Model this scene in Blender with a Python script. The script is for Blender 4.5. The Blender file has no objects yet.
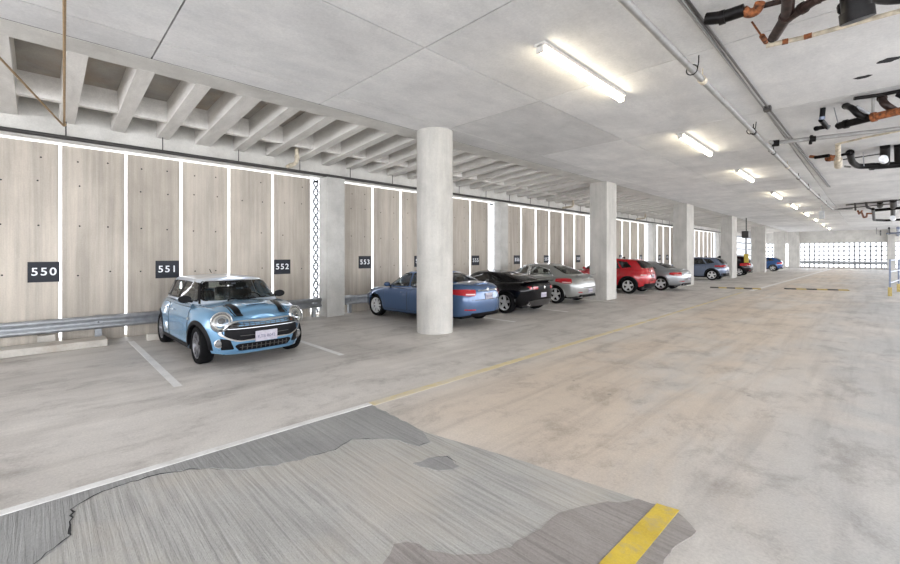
import bpy, bmesh, math, random
from mathutils import Vector, Matrix
PI = math.pi
sin, cos, sqrt = math.sin, math.cos, math.sqrt
R = math.radians
random.seed(7)
scene = bpy.context.scene
COL = scene.collection

# ------------------------------------------------------------------ camera, sky, exposure
F_PX, YAW, Y0, CAM_H = 415.0, R(45.35), 254.0, 2.0
cam_d = bpy.data.cameras.new('camera')
cam = bpy.data.objects.new('camera', cam_d); COL.objects.link(cam)
cam.location = (0, 0, CAM_H); cam.rotation_euler = (PI/2, 0, YAW)
cam_d.sensor_width = 36.0; cam_d.lens = F_PX/900*36.0
cam_d.shift_y = -(282.0-Y0)/900.0
cam_d.clip_end = 400
scene.camera = cam

world = bpy.data.worlds.new('world'); scene.world = world; world.use_nodes = True
bg = world.node_tree.nodes['Background']
bg.inputs['Color'].default_value = (0.925, 0.947, 1.0, 1); bg.inputs['Strength'].default_value = 1.0
scene.view_settings.view_transform = 'Standard'; scene.view_settings.look = 'None'
scene.view_settings.gamma = 1.0; scene.view_settings.use_curve_mapping = False
scene.view_settings.exposure = 2.85
LAMP = 4.2          # emission of the strip-light lenses

SY, CY = sin(YAW), cos(YAW)
def ray(x, y):
    u = (x-450)/F_PX; v = (Y0-y)/F_PX
    return Vector((-SY+u*CY, CY+u*SY, v))
def atz(x, y, z):
    r = ray(x, y); k = (z-CAM_H)/r.z; return Vector((r.x*k, r.y*k, z))

# ------------------------------------------------------------------ materials
def _mat(name):
    m = bpy.data.materials.new(name); m.use_nodes = True
    return m, m.node_tree.nodes, m.node_tree.links, m.node_tree.nodes['Principled BSDF']
def flat(name, col, rough=.5, metal=0., coat=0., var=.06, scale=18., spec=.5):
    m, N, L, B = _mat(name)
    tc = N.new('ShaderNodeTexCoord'); no = N.new('ShaderNodeTexNoise')
    no.inputs['Scale'].default_value = scale; no.inputs['Detail'].default_value = 4
    L.new(tc.outputs['Object'], no.inputs['Vector'])
    rp = N.new('ShaderNodeValToRGB')
    a = [max(0, c*(1-var*2)) for c in col]; b = [min(1, c*(1+var*2)) for c in col]
    rp.color_ramp.elements[0].position = .3; rp.color_ramp.elements[1].position = .7
    rp.color_ramp.elements[0].color = (*a, 1); rp.color_ramp.elements[1].color = (*b, 1)
    L.new(no.outputs['Fac'], rp.inputs['Fac']); L.new(rp.outputs['Color'], B.inputs['Base Color'])
    B.inputs['Roughness'].default_value = rough; B.inputs['Metallic'].default_value = metal
    B.inputs['Coat Weight'].default_value = coat; B.inputs['Coat Roughness'].default_value = .04
    B.inputs['Specular IOR Level'].default_value = spec
    return m
def emit(name, col, s):
    m, N, L, B = _mat(name)
    B.inputs['Base Color'].default_value = (.8, .8, .8, 1)
    B.inputs['Emission Color'].default_value = (*col, 1); B.inputs['Emission Strength'].default_value = s
    return m
def glass(name, col, alpha):
    m, N, L, B = _mat(name)
    out = N['Material Output']
    tr = N.new('ShaderNodeBsdfTransparent'); tr.inputs['Color'].default_value = (*col, 1)
    gl = N.new('ShaderNodeBsdfGlossy'); gl.inputs['Roughness'].default_value = .02
    fr = N.new('ShaderNodeFresnel'); fr.inputs['IOR'].default_value = 1.5
    no = N.new('ShaderNodeTexNoise'); no.inputs['Scale'].default_value = 3
    mr = N.new('ShaderNodeMapRange'); mr.inputs['To Min'].default_value = .92; mr.inputs['To Max'].default_value = 1.0
    L.new(no.outputs['Fac'], mr.inputs['Value'])
    gm = N.new('ShaderNodeMath'); gm.operation = 'MULTIPLY_ADD'
    gm.inputs[1].default_value = .9; gm.inputs[2].default_value = alpha
    L.new(fr.outputs['Fac'], gm.inputs[0])
    mx = N.new('ShaderNodeMixShader')
    L.new(gm.outputs[0], mx.inputs['Fac']); L.new(tr.outputs[0], mx.inputs[1]); L.new(gl.outputs[0], mx.inputs[2])
    L.new(mr.outputs[0], gl.inputs['Color'])
    L.new(mx.outputs[0], out.inputs['Surface'])
    return m
def ramp(N, els):
    rp = N.new('ShaderNodeValToRGB'); e = rp.color_ramp.elements
    e[0].position, e[0].color = els[0][0], (*els[0][1], 1)
    e[1].position, e[1].color = els[-1][0], (*els[-1][1], 1)
    for p, c in els[1:-1]:
        x = e.new(p); x.color = (*c, 1)
    return rp
def noise(N, L, src, scale, detail=6, rough=.6, stretch=(1, 1, 1), dist=0.):
    mp = N.new('ShaderNodeMapping'); mp.inputs['Scale'].default_value = stretch
    L.new(src, mp.inputs['Vector'])
    n = N.new('ShaderNodeTexNoise'); n.inputs['Scale'].default_value = scale
    n.inputs['Detail'].default_value = detail; n.inputs['Roughness'].default_value = rough
    n.inputs['Distortion'].default_value = dist
    L.new(mp.outputs[0], n.inputs['Vector'])
    return n.outputs['Fac']
def mixc(N, L, a, b, fac, mode='MIX'):
    x = N.new('ShaderNodeMix'); x.data_type = 'RGBA'; x.blend_type = mode
    for s, v in ((0, fac), (6, a), (7, b)):
        if isinstance(v, (float, int)): x.inputs[s].default_value = v
        elif isinstance(v, tuple): x.inputs[s].default_value = (*v, 1)
        else: L.new(v, x.inputs[s])
    return x.outputs[2]
def concrete(name, dark, light, scale=1.2, stretch=(1, 1, 1), streak=None, bump=.15, rough=.85, stain=None, per_object=False, fine=40):
    """mottled concrete in world scale; streak = (stretch, amount) for run-down marks"""
    m, N, L, B = _mat(name)
    g = N.new('ShaderNodeNewGeometry'); src = g.outputs['Position']
    n1 = noise(N, L, src, scale, 8, .65, stretch, .3)
    mid = tuple((a+b)/2 for a, b in zip(dark, light))
    r = ramp(N, [(.3, dark), (.5, mid), (.7, light)]); L.new(n1, r.inputs['Fac'])
    c = r.outputs['Color']
    n2 = noise(N, L, src, fine, 3, .7)
    r2 = ramp(N, [(.3, (.86, .86, .86)), (.7, (1.08, 1.08, 1.08))]); L.new(n2, r2.inputs['Fac'])
    c = mixc(N, L, c, r2.outputs['Color'], .6, 'MULTIPLY')
    if streak:
        n3 = noise(N, L, src, streak[2] if len(streak) > 2 else 3., 6, .7, streak[0])
        r3 = ramp(N, [(.3, (1-streak[1],)*3), (.62, (1.05, 1.04, 1.03))]); L.new(n3, r3.inputs['Fac'])
        c = mixc(N, L, c, r3.outputs['Color'], 1.0, 'MULTIPLY')
    if stain:
        n4 = noise(N, L, src, stain[1], 5, .6, (1, 1, 1), .6)
        r4 = ramp(N, [(stain[2], (0, 0, 0)), (stain[2]+.18, (1, 1, 1))]); L.new(n4, r4.inputs['Fac'])
        mm = N.new('ShaderNodeMath'); mm.operation = 'MULTIPLY'; mm.inputs[1].default_value = stain[3]
        L.new(r4.outputs['Color'], mm.inputs[0])
        c = mixc(N, L, c, stain[0], mm.outputs[0])
    if per_object:
        oi = N.new('ShaderNodeObjectInfo')
        mr = N.new('ShaderNodeMapRange'); mr.inputs['To Min'].default_value = .88; mr.inputs['To Max'].default_value = 1.08
        L.new(oi.outputs['Random'], mr.inputs['Value'])
        cb = N.new('ShaderNodeCombineColor')
        for i in range(3): L.new(mr.outputs[0], cb.inputs[i])
        c = mixc(N, L, c, cb.outputs[0], 1.0, 'MULTIPLY')
    L.new(c, B.inputs['Base Color']); B.inputs['Roughness'].default_value = rough
    bp = N.new('ShaderNodeBump'); bp.inputs['Strength'].default_value = bump; bp.inputs['Distance'].default_value = .02
    L.new(n2, bp.inputs['Height']); L.new(bp.outputs[0], B.inputs['Normal'])
    return m

M = {}
M['ceil'] = concrete('ceiling_concrete', (.60, .60, .60), (.75, .75, .745), .7, (1, 1, 1), ((1, .35, 1), .10, 2.2), .06, .9, per_object=True, fine=30)
M['soffit'] = concrete('beam_concrete', (.48, .465, .435), (.65, .635, .595), 1.5, bump=.1)
M['joist'] = concrete('joist_concrete', (.55, .53, .495), (.74, .715, .675), 2.0, (.5, 2, 2), bump=.1, per_object=True)
M['deck'] = concrete('deck_concrete', (.26, .24, .215), (.45, .425, .385), 1.1, bump=.2, stain=((.40, .29, .19), .55, .50, .55))
M['panel'] = concrete('board_formed_panel', (.38, .343, .295), (.56, .508, .44), .9, (1, 1, .35), ((1, 4, .12), .26, 1.7), .2, .85, per_object=True)
M['column'] = concrete('column_concrete', (.38, .37, .345), (.52, .505, .475), 1.6, (1, 1, .6), ((3, 3, .2), .10, 2.), .08)
M['wallcol'] = concrete('pier_concrete', (.40, .39, .365), (.54, .53, .50), 1.6, bump=.1)
M['curb'] = concrete('curb_concrete', (.38, .36, .32), (.54, .51, .46), 2.5, bump=.2, stain=((.30, .22, .15), 1.2, .5, .5))
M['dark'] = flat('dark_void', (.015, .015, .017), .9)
M['yellow'] = concrete('yellow_paint', (.50, .355, .035), (.66, .49, .06), 3., bump=.3, rough=.7, fine=60, stain=((.38, .31, .17), 9., .50, .7))
M['galv'] = flat('galvanised_steel', (.34, .355, .37), .5, .6, scale=9)
M['foglens'] = flat('fog_lens', (.16, .16, .155), .3, spec=.3)
M['dimchrome'] = flat('dim_chrome', (.36, .37, .38), .3, .8)
M['sign'] = flat('sign_navy', (.008, .010, .017), .45, spec=.3)
M['signw'] = flat('sign_lettering_white', (.75, .77, .80), .5)
M['black'] = flat('black_plastic', (.004, .004, .005), .45, spec=.12)
M['rubber'] = flat('tyre_rubber', (.005, .005, .0055), .85, spec=.1)
M['iron'] = flat('cast_iron_pipe', (.006, .005, .005), .4, scale=14, var=.3, spec=.15)
M['rustiron'] = flat('brown_pipe', (.032, .018, .015), .45, scale=12, var=.4, spec=.25)
M['rust'] = flat('rust_orange', (.20, .062, .017), .75, 0, scale=20, var=.4)
M['cream'] = flat('cream_pipe', (.50, .44, .34), .5, 0, scale=10, var=.18)
M['whitepipe'] = flat('white_painted_pipe', (.27, .265, .255), .5, .1, scale=8)
M['thinpipe'] = flat('dark_conduit', (.045, .042, .04), .4, .3, scale=12)
M['copper'] = flat('brown_brace', (.30, .20, .10), .5, .3, scale=12)
M['chrome'] = flat('chrome', (.78, .79, .80), .12, 1.0, var=.01)
M['silverrim'] = flat('alloy_silver', (.62, .63, .64), .3, .35, var=.03)
M['darkrim'] = flat('alloy_dark', (.15, .15, .16), .3, .5, var=.03)
M['glass'] = glass('car_glass', (.74, .80, .79), .03)
M['glassdark'] = glass('car_glass_dark', (.14, .15, .16), .03)
M['lens'] = glass('lamp_lens', (.80, .82, .84), .10)
M['lampbowl'] = flat('lamp_bowl', (.34, .325, .30), .28, .3, var=.02)
M['lampwarm'] = flat('lamp_inner', (.80, .76, .66), .3, .1)
M['tail'] = flat('tail_red', (.34, .006, .012), .15, 0, .8, var=.15, scale=30)
M['tailclear'] = flat('tail_clear', (.72, .55, .55), .15, 0, .8)
M['plate'] = flat('plate_white', (.38, .36, .41), .45, spec=.2)
M['platetxt'] = flat('plate_ink', (.10, .10, .16), .5)
M['interior'] = flat('cabin_trim', (.012, .012, .014), .7)
M['seat'] = flat('seat_cloth', (.02, .02, .022), .8)
M['lampbody'] = flat('fixture_housing', (.55, .53, .49), .5)
M['tube'] = emit('fixture_lens_lit', (1.0, .89, .68), LAMP)
M['paint'] = concrete('white_line_paint', (.60, .595, .585), (.74, .735, .725), 4., bump=.1, rough=.7, fine=70, stain=((.50, .49, .46), 3.5, .52, .7))
M['oldyellow'] = concrete('worn_yellow_paint', (.52, .435, .24), (.62, .535, .335), 4., bump=.1, rough=.8, fine=60, stain=((.55, .51, .43), 2.5, .46, .85))
M['bumpblk'] = flat('speed_bump_rubber', (.05, .046, .042), .7)
M['dullyellow'] = flat('dull_yellow', (.40, .31, .11), .7, var=.15)
M['railblue'] = flat('railing_paint', (.17, .20, .27), .4, .2)
M['lattice'] = flat('screen_lattice', (.34, .36, .39), .6)
def car_paint(name, col, metal=.35, rough=.32, coat=.8):
    return flat('paint_'+name, col, rough, metal, coat, var=.01, scale=60, spec=.5 if coat > .5 else .2)

def floor_material():
    m, N, L, B = _mat('floor_concrete')
    g = N.new('ShaderNodeNewGeometry'); src = g.outputs['Position']
    sp = N.new('ShaderNodeSeparateXYZ'); L.new(src, sp.inputs[0])
    def math(op, a, b=None, c=None):
        q = N.new('ShaderNodeMath'); q.operation = op
        for i, v in enumerate((a, b, c)):
            if v is None: continue
            if isinstance(v, (int, float)): q.inputs[i].default_value = v
            else: L.new(v, q.inputs[i])
        return q.outputs[0]
    def smooth(v, a, b):
        q = N.new('ShaderNodeMapRange'); q.interpolation_type = 'SMOOTHSTEP'
        q.inputs['From Min'].default_value = a; q.inputs['From Max'].default_value = b
        L.new(v, q.inputs['Value']); return q.outputs[0]
    big = noise(N, L, src, .35, 6, .6, (1, .7, 1), .5)
    r = ramp(N, [(.28, (.385, .362, .337)), (.5, (.51, .482, .45)), (.72, (.62, .592, .557))]); L.new(big, r.inputs['Fac'])
    c = r.outputs['Color']
    # worn tan band along the drive aisle
    tan = noise(N, L, src, .5, 6, .65, (1, .4, 1), .6)
    bx = math('MULTIPLY', smooth(sp.outputs['X'], -5.2, -3.6), math('SUBTRACT', 1.0, smooth(sp.outputs['X'], -2.2, .4)))
    by = smooth(sp.outputs['Y'], 2.0, 4.0)
    ft = math('MULTIPLY', math('MULTIPLY', bx, by), smooth(tan, .34, .56))
    c = mixc(N, L, c, (.56, .455, .35), math('MULTIPLY', ft, .62))
    # cooler grey towards the far side
    gx = math('MULTIPLY', smooth(sp.outputs['X'], -1.6, 0.2), smooth(noise(N, L, src, .7, 5, .6, (1, .5, 1), .8), .34, .6))
    c = mixc(N, L, c, (.40, .402, .398), math('MULTIPLY', gx, .75))
    # blotchy stains, tyre smears along the aisle
    st = noise(N, L, src, 1.4, 10, .75, (1, .7, 1), .25)
    r2 = ramp(N, [(.34, (.62, .605, .59)), (.48, (.97, .97, .97)), (.68, (1.12, 1.12, 1.11))]); L.new(st, r2.inputs['Fac'])
    c = mixc(N, L, c, r2.outputs['Color'], .9, 'MULTIPLY')
    sm = noise(N, L, src, 1.3, 5, .6, (2.2, .16, 1), .3)
    r3 = ramp(N, [(.34, (.78, .77, .765)), (.52, (1, 1, 1))]); L.new(sm, r3.inputs['Fac'])
    c = mixc(N, L, c, r3.outputs['Color'], .8, 'MULTIPLY')
    fn = noise(N, L, src, 45, 3, .7)
    r4 = ramp(N, [(.3, (.76, .76, .76)), (.7, (1.12, 1.12, 1.12))]); L.new(fn, r4.inputs['Fac'])
    c = mixc(N, L, c, r4.outputs['Color'], .6, 'MULTIPLY')
    # dark oil spots and small pits
    vo = N.new('ShaderNodeTexVoronoi'); vo.inputs['Scale'].default_value = 1.3; L.new(src, vo.inputs['Vector'])
    spot = math('MULTIPLY', math('LESS_THAN', vo.outputs['Distance'], .035), .6)
    c = mixc(N, L, c, (.16, .155, .15), spot)
    L.new(c, B.inputs['Base Color'])
    rr = N.new('ShaderNodeMapRange'); rr.inputs['To Min'].default_value = .38; rr.inputs['To Max'].default_value = .75
    L.new(st, rr.inputs['Value']); L.new(rr.outputs[0], B.inputs['Roughness'])
    B.inputs['Specular IOR Level'].default_value = .4
    bp = N.new('ShaderNodeBump'); bp.inputs['Strength'].default_value = .12; bp.inputs['Distance'].default_value = .02
    L.new(fn, bp.inputs['Height']); L.new(bp.outputs[0], B.inputs['Normal'])
    return m
def raked(name, dark, light, depth=.5, tint=None):
    """broom-raked concrete: grooves run along world X"""
    m, N, L, B = _mat(name)
    g = N.new('ShaderNodeNewGeometry'); src = g.outputs['Position']
    n1 = noise(N, L, src, .9, 7, .65, (1, 1, 1), .6)
    r = ramp(N, [(.3, dark), (.7, light)]); L.new(n1, r.inputs['Fac']); c = r.outputs['Color']
    gr = noise(N, L, src, 14, 4, .6, (.06, 2.2, 1), .4)
    r2 = ramp(N, [(.36, (.72, .72, .72)), (.52, (1, 1, 1)), (.68, (1.12, 1.12, 1.12))]); L.new(gr, r2.inputs['Fac'])
    c = mixc(N, L, c, r2.outputs['Color'], depth, 'MULTIPLY')
    fn = noise(N, L, src, 55, 3, .7)
    r4 = ramp(N, [(.3, (.82, .82, .82)), (.7, (1.12, 1.12, 1.12))]); L.new(fn, r4.inputs['Fac'])
    c = mixc(N, L, c, r4.outputs['Color'], .6, 'MULTIPLY')
    if tint:
        n5 = noise(N, L, src, .8, 4, .6); r5 = ramp(N, [(.45, (0, 0, 0)), (.65, (1, 1, 1))]); L.new(n5, r5.inputs['Fac'])
        mm = N.new('ShaderNodeMath'); mm.operation = 'MULTIPLY'; mm.inputs[1].default_value = .6
        L.new(r5.outputs['Color'], mm.inputs[0]); c = mixc(N, L, c, tint, mm.outputs[0])
    L.new(c, B.inputs['Base Color']); B.inputs['Roughness'].default_value = .8
    ad = N.new('ShaderNodeMath'); ad.operation = 'MULTIPLY_ADD'; ad.inputs[1].default_value = .5
    L.new(fn, ad.inputs[0]); L.new(gr, ad.inputs[2])
    bp = N.new('ShaderNodeBump'); bp.inputs['Strength'].default_value = .5; bp.inputs['Distance'].default_value = .02
    L.new(ad.outputs[0], bp.inputs['Height']); L.new(bp.outputs[0], B.inputs['Normal'])
    return m
M['floor'] = floor_material()
M['raked'] = raked('raked_concrete', (.31, .305, .29), (.42, .412, .39), .8, (.42, .385, .335))
M['overlay'] = raked('grey_overlay', (.225, .225, .222), (.30, .298, .29), .5)
M['overlay2'] = raked('brown_grey_overlay', (.235, .212, .20), (.31, .285, .265), .7)

# ------------------------------------------------------------------ mesh helpers
class MB:
    def __init__(s): s.v = []; s.f = []; s.m = []; s.cur = 0
    def add(s, vs, fs):
        o = len(s.v); s.v += [tuple(x) for x in vs]
        s.f += [tuple(i+o for i in f) for f in fs]; s.m += [s.cur]*len(fs); return s
    def box(s, x0, x1, y0, y1, z0, z1, bev=0):
        if bev <= 0:
            s.add([(x0,y0,z0),(x1,y0,z0),(x1,y1,z0),(x0,y1,z0),(x0,y0,z1),(x1,y0,z1),(x1,y1,z1),(x0,y1,z1)],
                  [(0,3,2,1),(4,5,6,7),(0,1,5,4),(1,2,6,5),(2,3,7,6),(3,0,4,7)]); return s
        bm = bmesh.new(); bmesh.ops.create_cube(bm, size=1)
        for v in bm.verts: v.co = Vector(((x0+x1)/2+v.co.x*(x1-x0), (y0+y1)/2+v.co.y*(y1-y0), (z0+z1)/2+v.co.z*(z1-z0)))
        bmesh.ops.bevel(bm, geom=list(bm.edges), offset=bev, segments=2, profile=.6, affect='EDGES')
        bm.verts.index_update(); s.add([v.co for v in bm.verts], [[v.index for v in f.verts] for f in bm.faces]); bm.free(); return s
    def prism(s, poly, z0, z1):
        n = len(poly)
        s.add([(x, y, z0) for x, y in poly]+[(x, y, z1) for x, y in poly],
              [tuple(reversed(range(n))), tuple(range(n, 2*n))]+[(i, (i+1) % n, n+(i+1) % n, n+i) for i in range(n)]); return s
    def lathe(s, prof, axis='z', n=32, c=(0, 0, 0), close=True):
        """prof: (r, h) pairs along the axis"""
        vs = []
        for r, h in prof:
            for i in range(n):
                a = 2*PI*i/n; p = (r*cos(a), r*sin(a), h)
                if axis == 'y': p = (p[0], p[2], p[1])
                if axis == 'x': p = (p[2], p[0], p[1])
                vs.append((p[0]+c[0], p[1]+c[1], p[2]+c[2]))
        fs = [(k*n+i, k*n+(i+1) % n, (k+1)*n+(i+1) % n, (k+1)*n+i) for k in range(len(prof)-1) for i in range(n)]
        if close: fs += [tuple(range(n)), tuple((len(prof)-1)*n+i for i in range(n))]
        s.add(vs, fs); return s
    def tube(s, pts, r, n=12, bend=0.):
        pts = [Vector(p) for p in pts]
        if bend > 0 and len(pts) > 2:
            q = [pts[0]]
            for a, b, c in zip(pts, pts[1:], pts[2:]):
                d = min(bend, (a-b).length*.49, (c-b).length*.49)
                p0 = b+(a-b).normalized()*d; p1 = b+(c-b).normalized()*d
                for k in range(6):
                    t = k/5; q.append(p0*(1-t)**2+b*2*t*(1-t)+p1*t*t)
            q.append(pts[-1]); pts = q
        vs = []; up = None
        for i, p in enumerate(pts):
            d = (pts[min(i+1, len(pts)-1)]-pts[max(i-1, 0)]).normalized()
            if up is None: up = d.orthogonal().normalized()
            up = (up-d*up.dot(d)).normalized(); w = d.cross(up)
            for k in range(n):
                a = 2*PI*k/n; vs.append(p+up*(r*cos(a))+w*(r*sin(a)))
        m = len(pts)
        fs = [(i*n+k, i*n+(k+1) % n, (i+1)*n+(k+1) % n, (i+1)*n+k) for i in range(m-1) for k in range(n)]
        fs += [tuple(range(n)), tuple((m-1)*n+k for k in range(n))]
        s.add(vs, fs); return s
    def grid(s, rows):
        n = len(rows[0]); vs = [p for r in rows for p in r]
        s.add(vs, [(i*n+j, i*n+j+1, (i+1)*n+j+1, (i+1)*n+j) for i in range(len(rows)-1) for j in range(n-1)]); return s
    def build(s, name, mat, parent=None, smooth=0., loc=None, solid=0., recalc=True):
        me = bpy.data.meshes.new(name); me.from_pydata(s.v, [], s.f)
        for x in (mat if isinstance(mat, (list, tuple)) else [mat]): me.materials.append(x)
        for p, i in zip(me.polygons, s.m): p.material_index = i
        bm = bmesh.new(); bm.from_mesh(me)
        if recalc:
            bmesh.ops.remove_doubles(bm, verts=bm.verts, dist=1e-5)
            bmesh.ops.recalc_face_normals(bm, faces=bm.faces)
        bm.to_mesh(me); bm.free()
        if smooth > 0:
            for p in me.polygons: p.use_smooth = True
            me.set_sharp_from_angle(angle=R(smooth))
        o = bpy.data.objects.new(name, me); COL.objects.link(o)
        if parent: o.parent = parent
        if loc: o.location = loc
        if solid:
            md = o.modifiers.new('thick', 'SOLIDIFY'); md.thickness = solid; md.offset = -1
        return o
def thing(name, label, cat, loc=(0, 0, 0), rotz=0., group=None):
    o = bpy.data.objects.new(name, None); COL.objects.link(o)
    o.location = loc; o.rotation_euler = (0, 0, rotz); o.empty_display_size = .2
    return tag(o, label, cat, group)
def tag(o, label, cat, group=None):
    o['label'] = label; o['category'] = cat; o['kind'] = 'thing'
    if group: o['group'] = group
    return o
def struct(o): o['kind'] = 'structure'; return o
def text(name, body, size, mat, parent, loc, rot, extrude=.002, space=1., align='CENTER', off=0.):
    cu = bpy.data.curves.new(name, 'FONT'); cu.body = body; cu.size = size; cu.extrude = extrude
    cu.align_x = align; cu.align_y = 'CENTER'; cu.space_character = space; cu.offset = off
    cu.materials.append(mat)
    o = bpy.data.objects.new(name, cu); COL.objects.link(o); o.parent = parent
    o.location = loc; o.rotation_euler = rot
    return o
def spline(pts):
    """monotone-ish smooth interpolation through (x, v) points"""
    pts = sorted(pts); xs = [p[0] for p in pts]; vs = [p[1] for p in pts]; n = len(pts)
    d = [(vs[i+1]-vs[i])/(xs[i+1]-xs[i]) for i in range(n-1)]
    t = [d[0]]+[0 if d[i-1]*d[i] <= 0 else 2*d[i-1]*d[i]/(d[i-1]+d[i]) for i in range(1, n-1)]+[d[-1]]
    def f(x):
        if x <= xs[0]: return vs[0]
        if x >= xs[-1]: return vs[-1]
        i = max(k for k in range(n-1) if xs[k] <= x)
        h = xs[i+1]-xs[i]; u = (x-xs[i])/h
        return (vs[i]*(1+2*u)*(1-u)**2+t[i]*h*u*(1-u)**2+vs[i+1]*u*u*(3-2*u)+t[i+1]*h*u*u*(u-1))
    return f

# ================================================================== THE SETTING
H = 5.15
WX = -12.60
struct(MB().box(-13.6, 14, -12, 92, -.3, 0).build('floor', M['floor']))
# raked slab in front, with darker grey topping patches on it
struct(MB().prism([(-4.72,-11),(-4.64,3.12),(-4.1,3.10),(-3.5,3.07),(-2.9,3.20),(-2.3,3.32),(-1.6,3.42),(-1.10,3.50),(-1.0,3.36),(-1.02,2.9),(-.98,2.4),(-1.0,1.6),(-.9,-11)], 0, .004).build('floor', M['raked']))
def jag(poly, amp=.018, step=.07):
    out = []
    for a, b in zip(poly, poly[1:]+poly[:1]):
        a = Vector(a); b = Vector(b); n = max(1, int((b-a).length/step))
        for k in range(n):
            p = a.lerp(b, k/n); j = 0 if (a-b).length > 1.6 else amp
            out.append((p.x+random.uniform(-j, j), p.y+random.uniform(-j, j)))
    return out
def patch_floor(poly, mat, z0, z1):
    m = MB(); m.prism(jag(poly), z0, z1)
    return struct(m.build('floor', mat))
patch_floor([(-4.70,-2.2),(-4.62,3.11),(-4.1,3.09),(-3.515,3.06),(-3.29,2.93),(-3.30,2.80),(-3.62,2.70),(-3.915,2.386),(-3.837,2.141),(-3.89,1.796),(-3.945,1.577),(-4.133,1.284),(-4.40,1.03),(-4.54,.724),(-4.53,.365),(-4.382,.178),(-3.977,.150),(-3.813,0),(-3.64,-.17),(-3.5,-2.2)], M['overlay'], .004, .008)
patch_floor([(-2.05,1.3),(-2.20,1.56),(-2.295,1.736),(-2.238,1.821),(-2.008,1.891),(-1.769,2.12),(-1.68,2.5),(-1.67,2.835),(-1.60,3.05),(-1.48,3.26),(-1.315,3.45),(-1.06,3.52),(-.88,3.34),(-.95,2.9),(-.82,2.5),(-.9,1.6),(-1.0,1.2)], M['overlay2'], 0, .0075)
patch_floor([(-3.05,2.52),(-2.78,2.62),(-2.70,2.80),(-2.92,2.86),(-3.02,2.74)], M['overlay'], .004, .008)
def crack(pts, w):
    m = MB(); vs = []
    P = []
    for a, b in zip(pts, pts[1:]):
        a = Vector(a); b = Vector(b); n = max(1, int((b-a).length/.05))
        P += [a.lerp(b, k/n)+Vector((random.uniform(-.012, .012), random.uniform(-.012, .012))) for k in range(n)]
    for i, p in enumerate(P):
        d = (P[min(i+1, len(P)-1)]-P[max(i-1, 0)]).normalized(); q = Vector((-d.y, d.x))*w*random.uniform(.3, 1)*min(1, 4*i/len(P), 4*(len(P)-1-i)/len(P))
        vs.append([(p.x-q.x, p.y-q.y, .0085), (p.x+q.x, p.y+q.y, .0085)])
    m.grid(vs); struct(m.build('floor_crack', M['dark'], recalc=False))
crack([(-3.64,-.17),(-3.813,0),(-3.977,.150),(-4.382,.178),(-4.53,.365),(-4.54,.724),(-4.40,1.03),(-4.133,1.284)], .011)
crack([(-3.89,1.796),(-3.837,2.141),(-3.915,2.386),(-3.62,2.70)], .007)
crack([(-3.29,2.93),(-3.30,2.80),(-3.38,2.77)], .010)
crack([(-3.02,2.74),(-2.92,2.86),(-2.70,2.80)], .006)
# paint on the floor
def painted(poly, mat, z0=.004, z1=.0065): return struct(MB().prism(poly, z0, z1).build('painted_line', mat))
painted([(-4.80,-8),(-4.72,3.12),(-4.63,3.12),(-4.69,-8)], M['paint'], 0, .012)
painted([(-4.74,3.14),(-4.74,26),(-4.62,26),(-4.60,3.14)], M['oldyellow'], 0, .003)
painted([(-4.66,27.5),(-3.78,76),(-3.55,76),(-4.45,27.5)], M['paint'], 0, .004)
painted([(-1.235,1.2),(-1.225,2.56),(-1.195,3.50),(-1.04,3.53),(-1.06,2.74),(-1.06,1.2)], M['yellow'], .009, .0125)
for y in (1.43, 4.20, 9.9, 12.95, 17.0, 20.6, 23.6, 26.8, 33.4, 39.2): painted([(-11.9, y), (-7.35, y), (-7.35, y+.11), (-11.9, y+.11)], M['paint'], 0, .003)

# ceiling: cast slabs with open joints
xs = [-8.15, -7.42, -4.78, -1.62, 1.5, 5, 9]
ys = [-12, -8.6, -6.1, -3.9, -1.55, 1.28, 4.18, 7.32, 11.4, 15.1, 18.7, 22.3, 25.9, 29.8, 33.9, 38, 42.5, 47, 52, 57, 62, 67, 72, 77]
g = .011
for i in range(len(xs)-1):
    for j in range(len(ys)-1):
        o = struct(MB().box(xs[i]+g, xs[i+1]-g, ys[j]+g, ys[j+1]-g, H, H+.24).build('ceiling', M['ceil']))
struct(MB().box(-8.15, 9, -12, 77, H+.25, H+.45).build('ceiling_backing', M['dark']))
struct(MB().box(-8.169, -8.141, -12, 77, H+.006, H+.2).build('joint_shade_strip', M['dark']))  # added dark strip in the slab/beam gap, stands in for the groove's shade
struct(MB().box(-8.78, -8.17, -12, 77.0, H, H+.45).build('edge_beam', M['soffit']))
# parking side: deck on sloping joists, bridging beam, header over the panel wall
m = MB(); m.add([(-8.7,-12,5.56),(-12.9,-12,5.34),(-12.9,77.4,5.34),(-8.7,77.4,5.56),(-8.7,-12,5.8),(-12.9,-12,5.6),(-12.9,77.4,5.6),(-8.7,77.4,5.8)],
                [(0,1,2,3),(7,6,5,4),(0,4,5,1),(1,5,6,2),(2,6,7,3),(3,7,4,0)])
struct(m.build('deck_slab', M['deck']))
jm = None; y = -2.2; k = 0
while y < 76:
    w = .125 + (.05 if k % 7 == 6 else 0)
    if jm is None:
        m = MB(); m.add([(-8.74,-.125,5.148),(-12.36,-.125,4.86),(-12.36,.125,4.86),(-8.74,.125,5.148),(-8.74,-.15,5.6),(-12.36,-.15,5.5),(-12.36,.15,5.5),(-8.74,.15,5.6)],
                        [(0,1,2,3),(7,6,5,4),(0,4,5,1),(1,5,6,2),(2,6,7,3),(3,7,4,0)])
        jo = jm = m.build('ceiling_joist', M['joist'])
    else:
        jo = jm.copy(); COL.objects.link(jo)
    jo.location = (0, y, 0); jo.scale = (1, w/.125, 1); struct(jo)
    y += .875; k += 1
struct(MB().box(-11.28, -11.14, -12, 77, 4.985, 5.45).build('bridging_beam', M['joist']))
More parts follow.
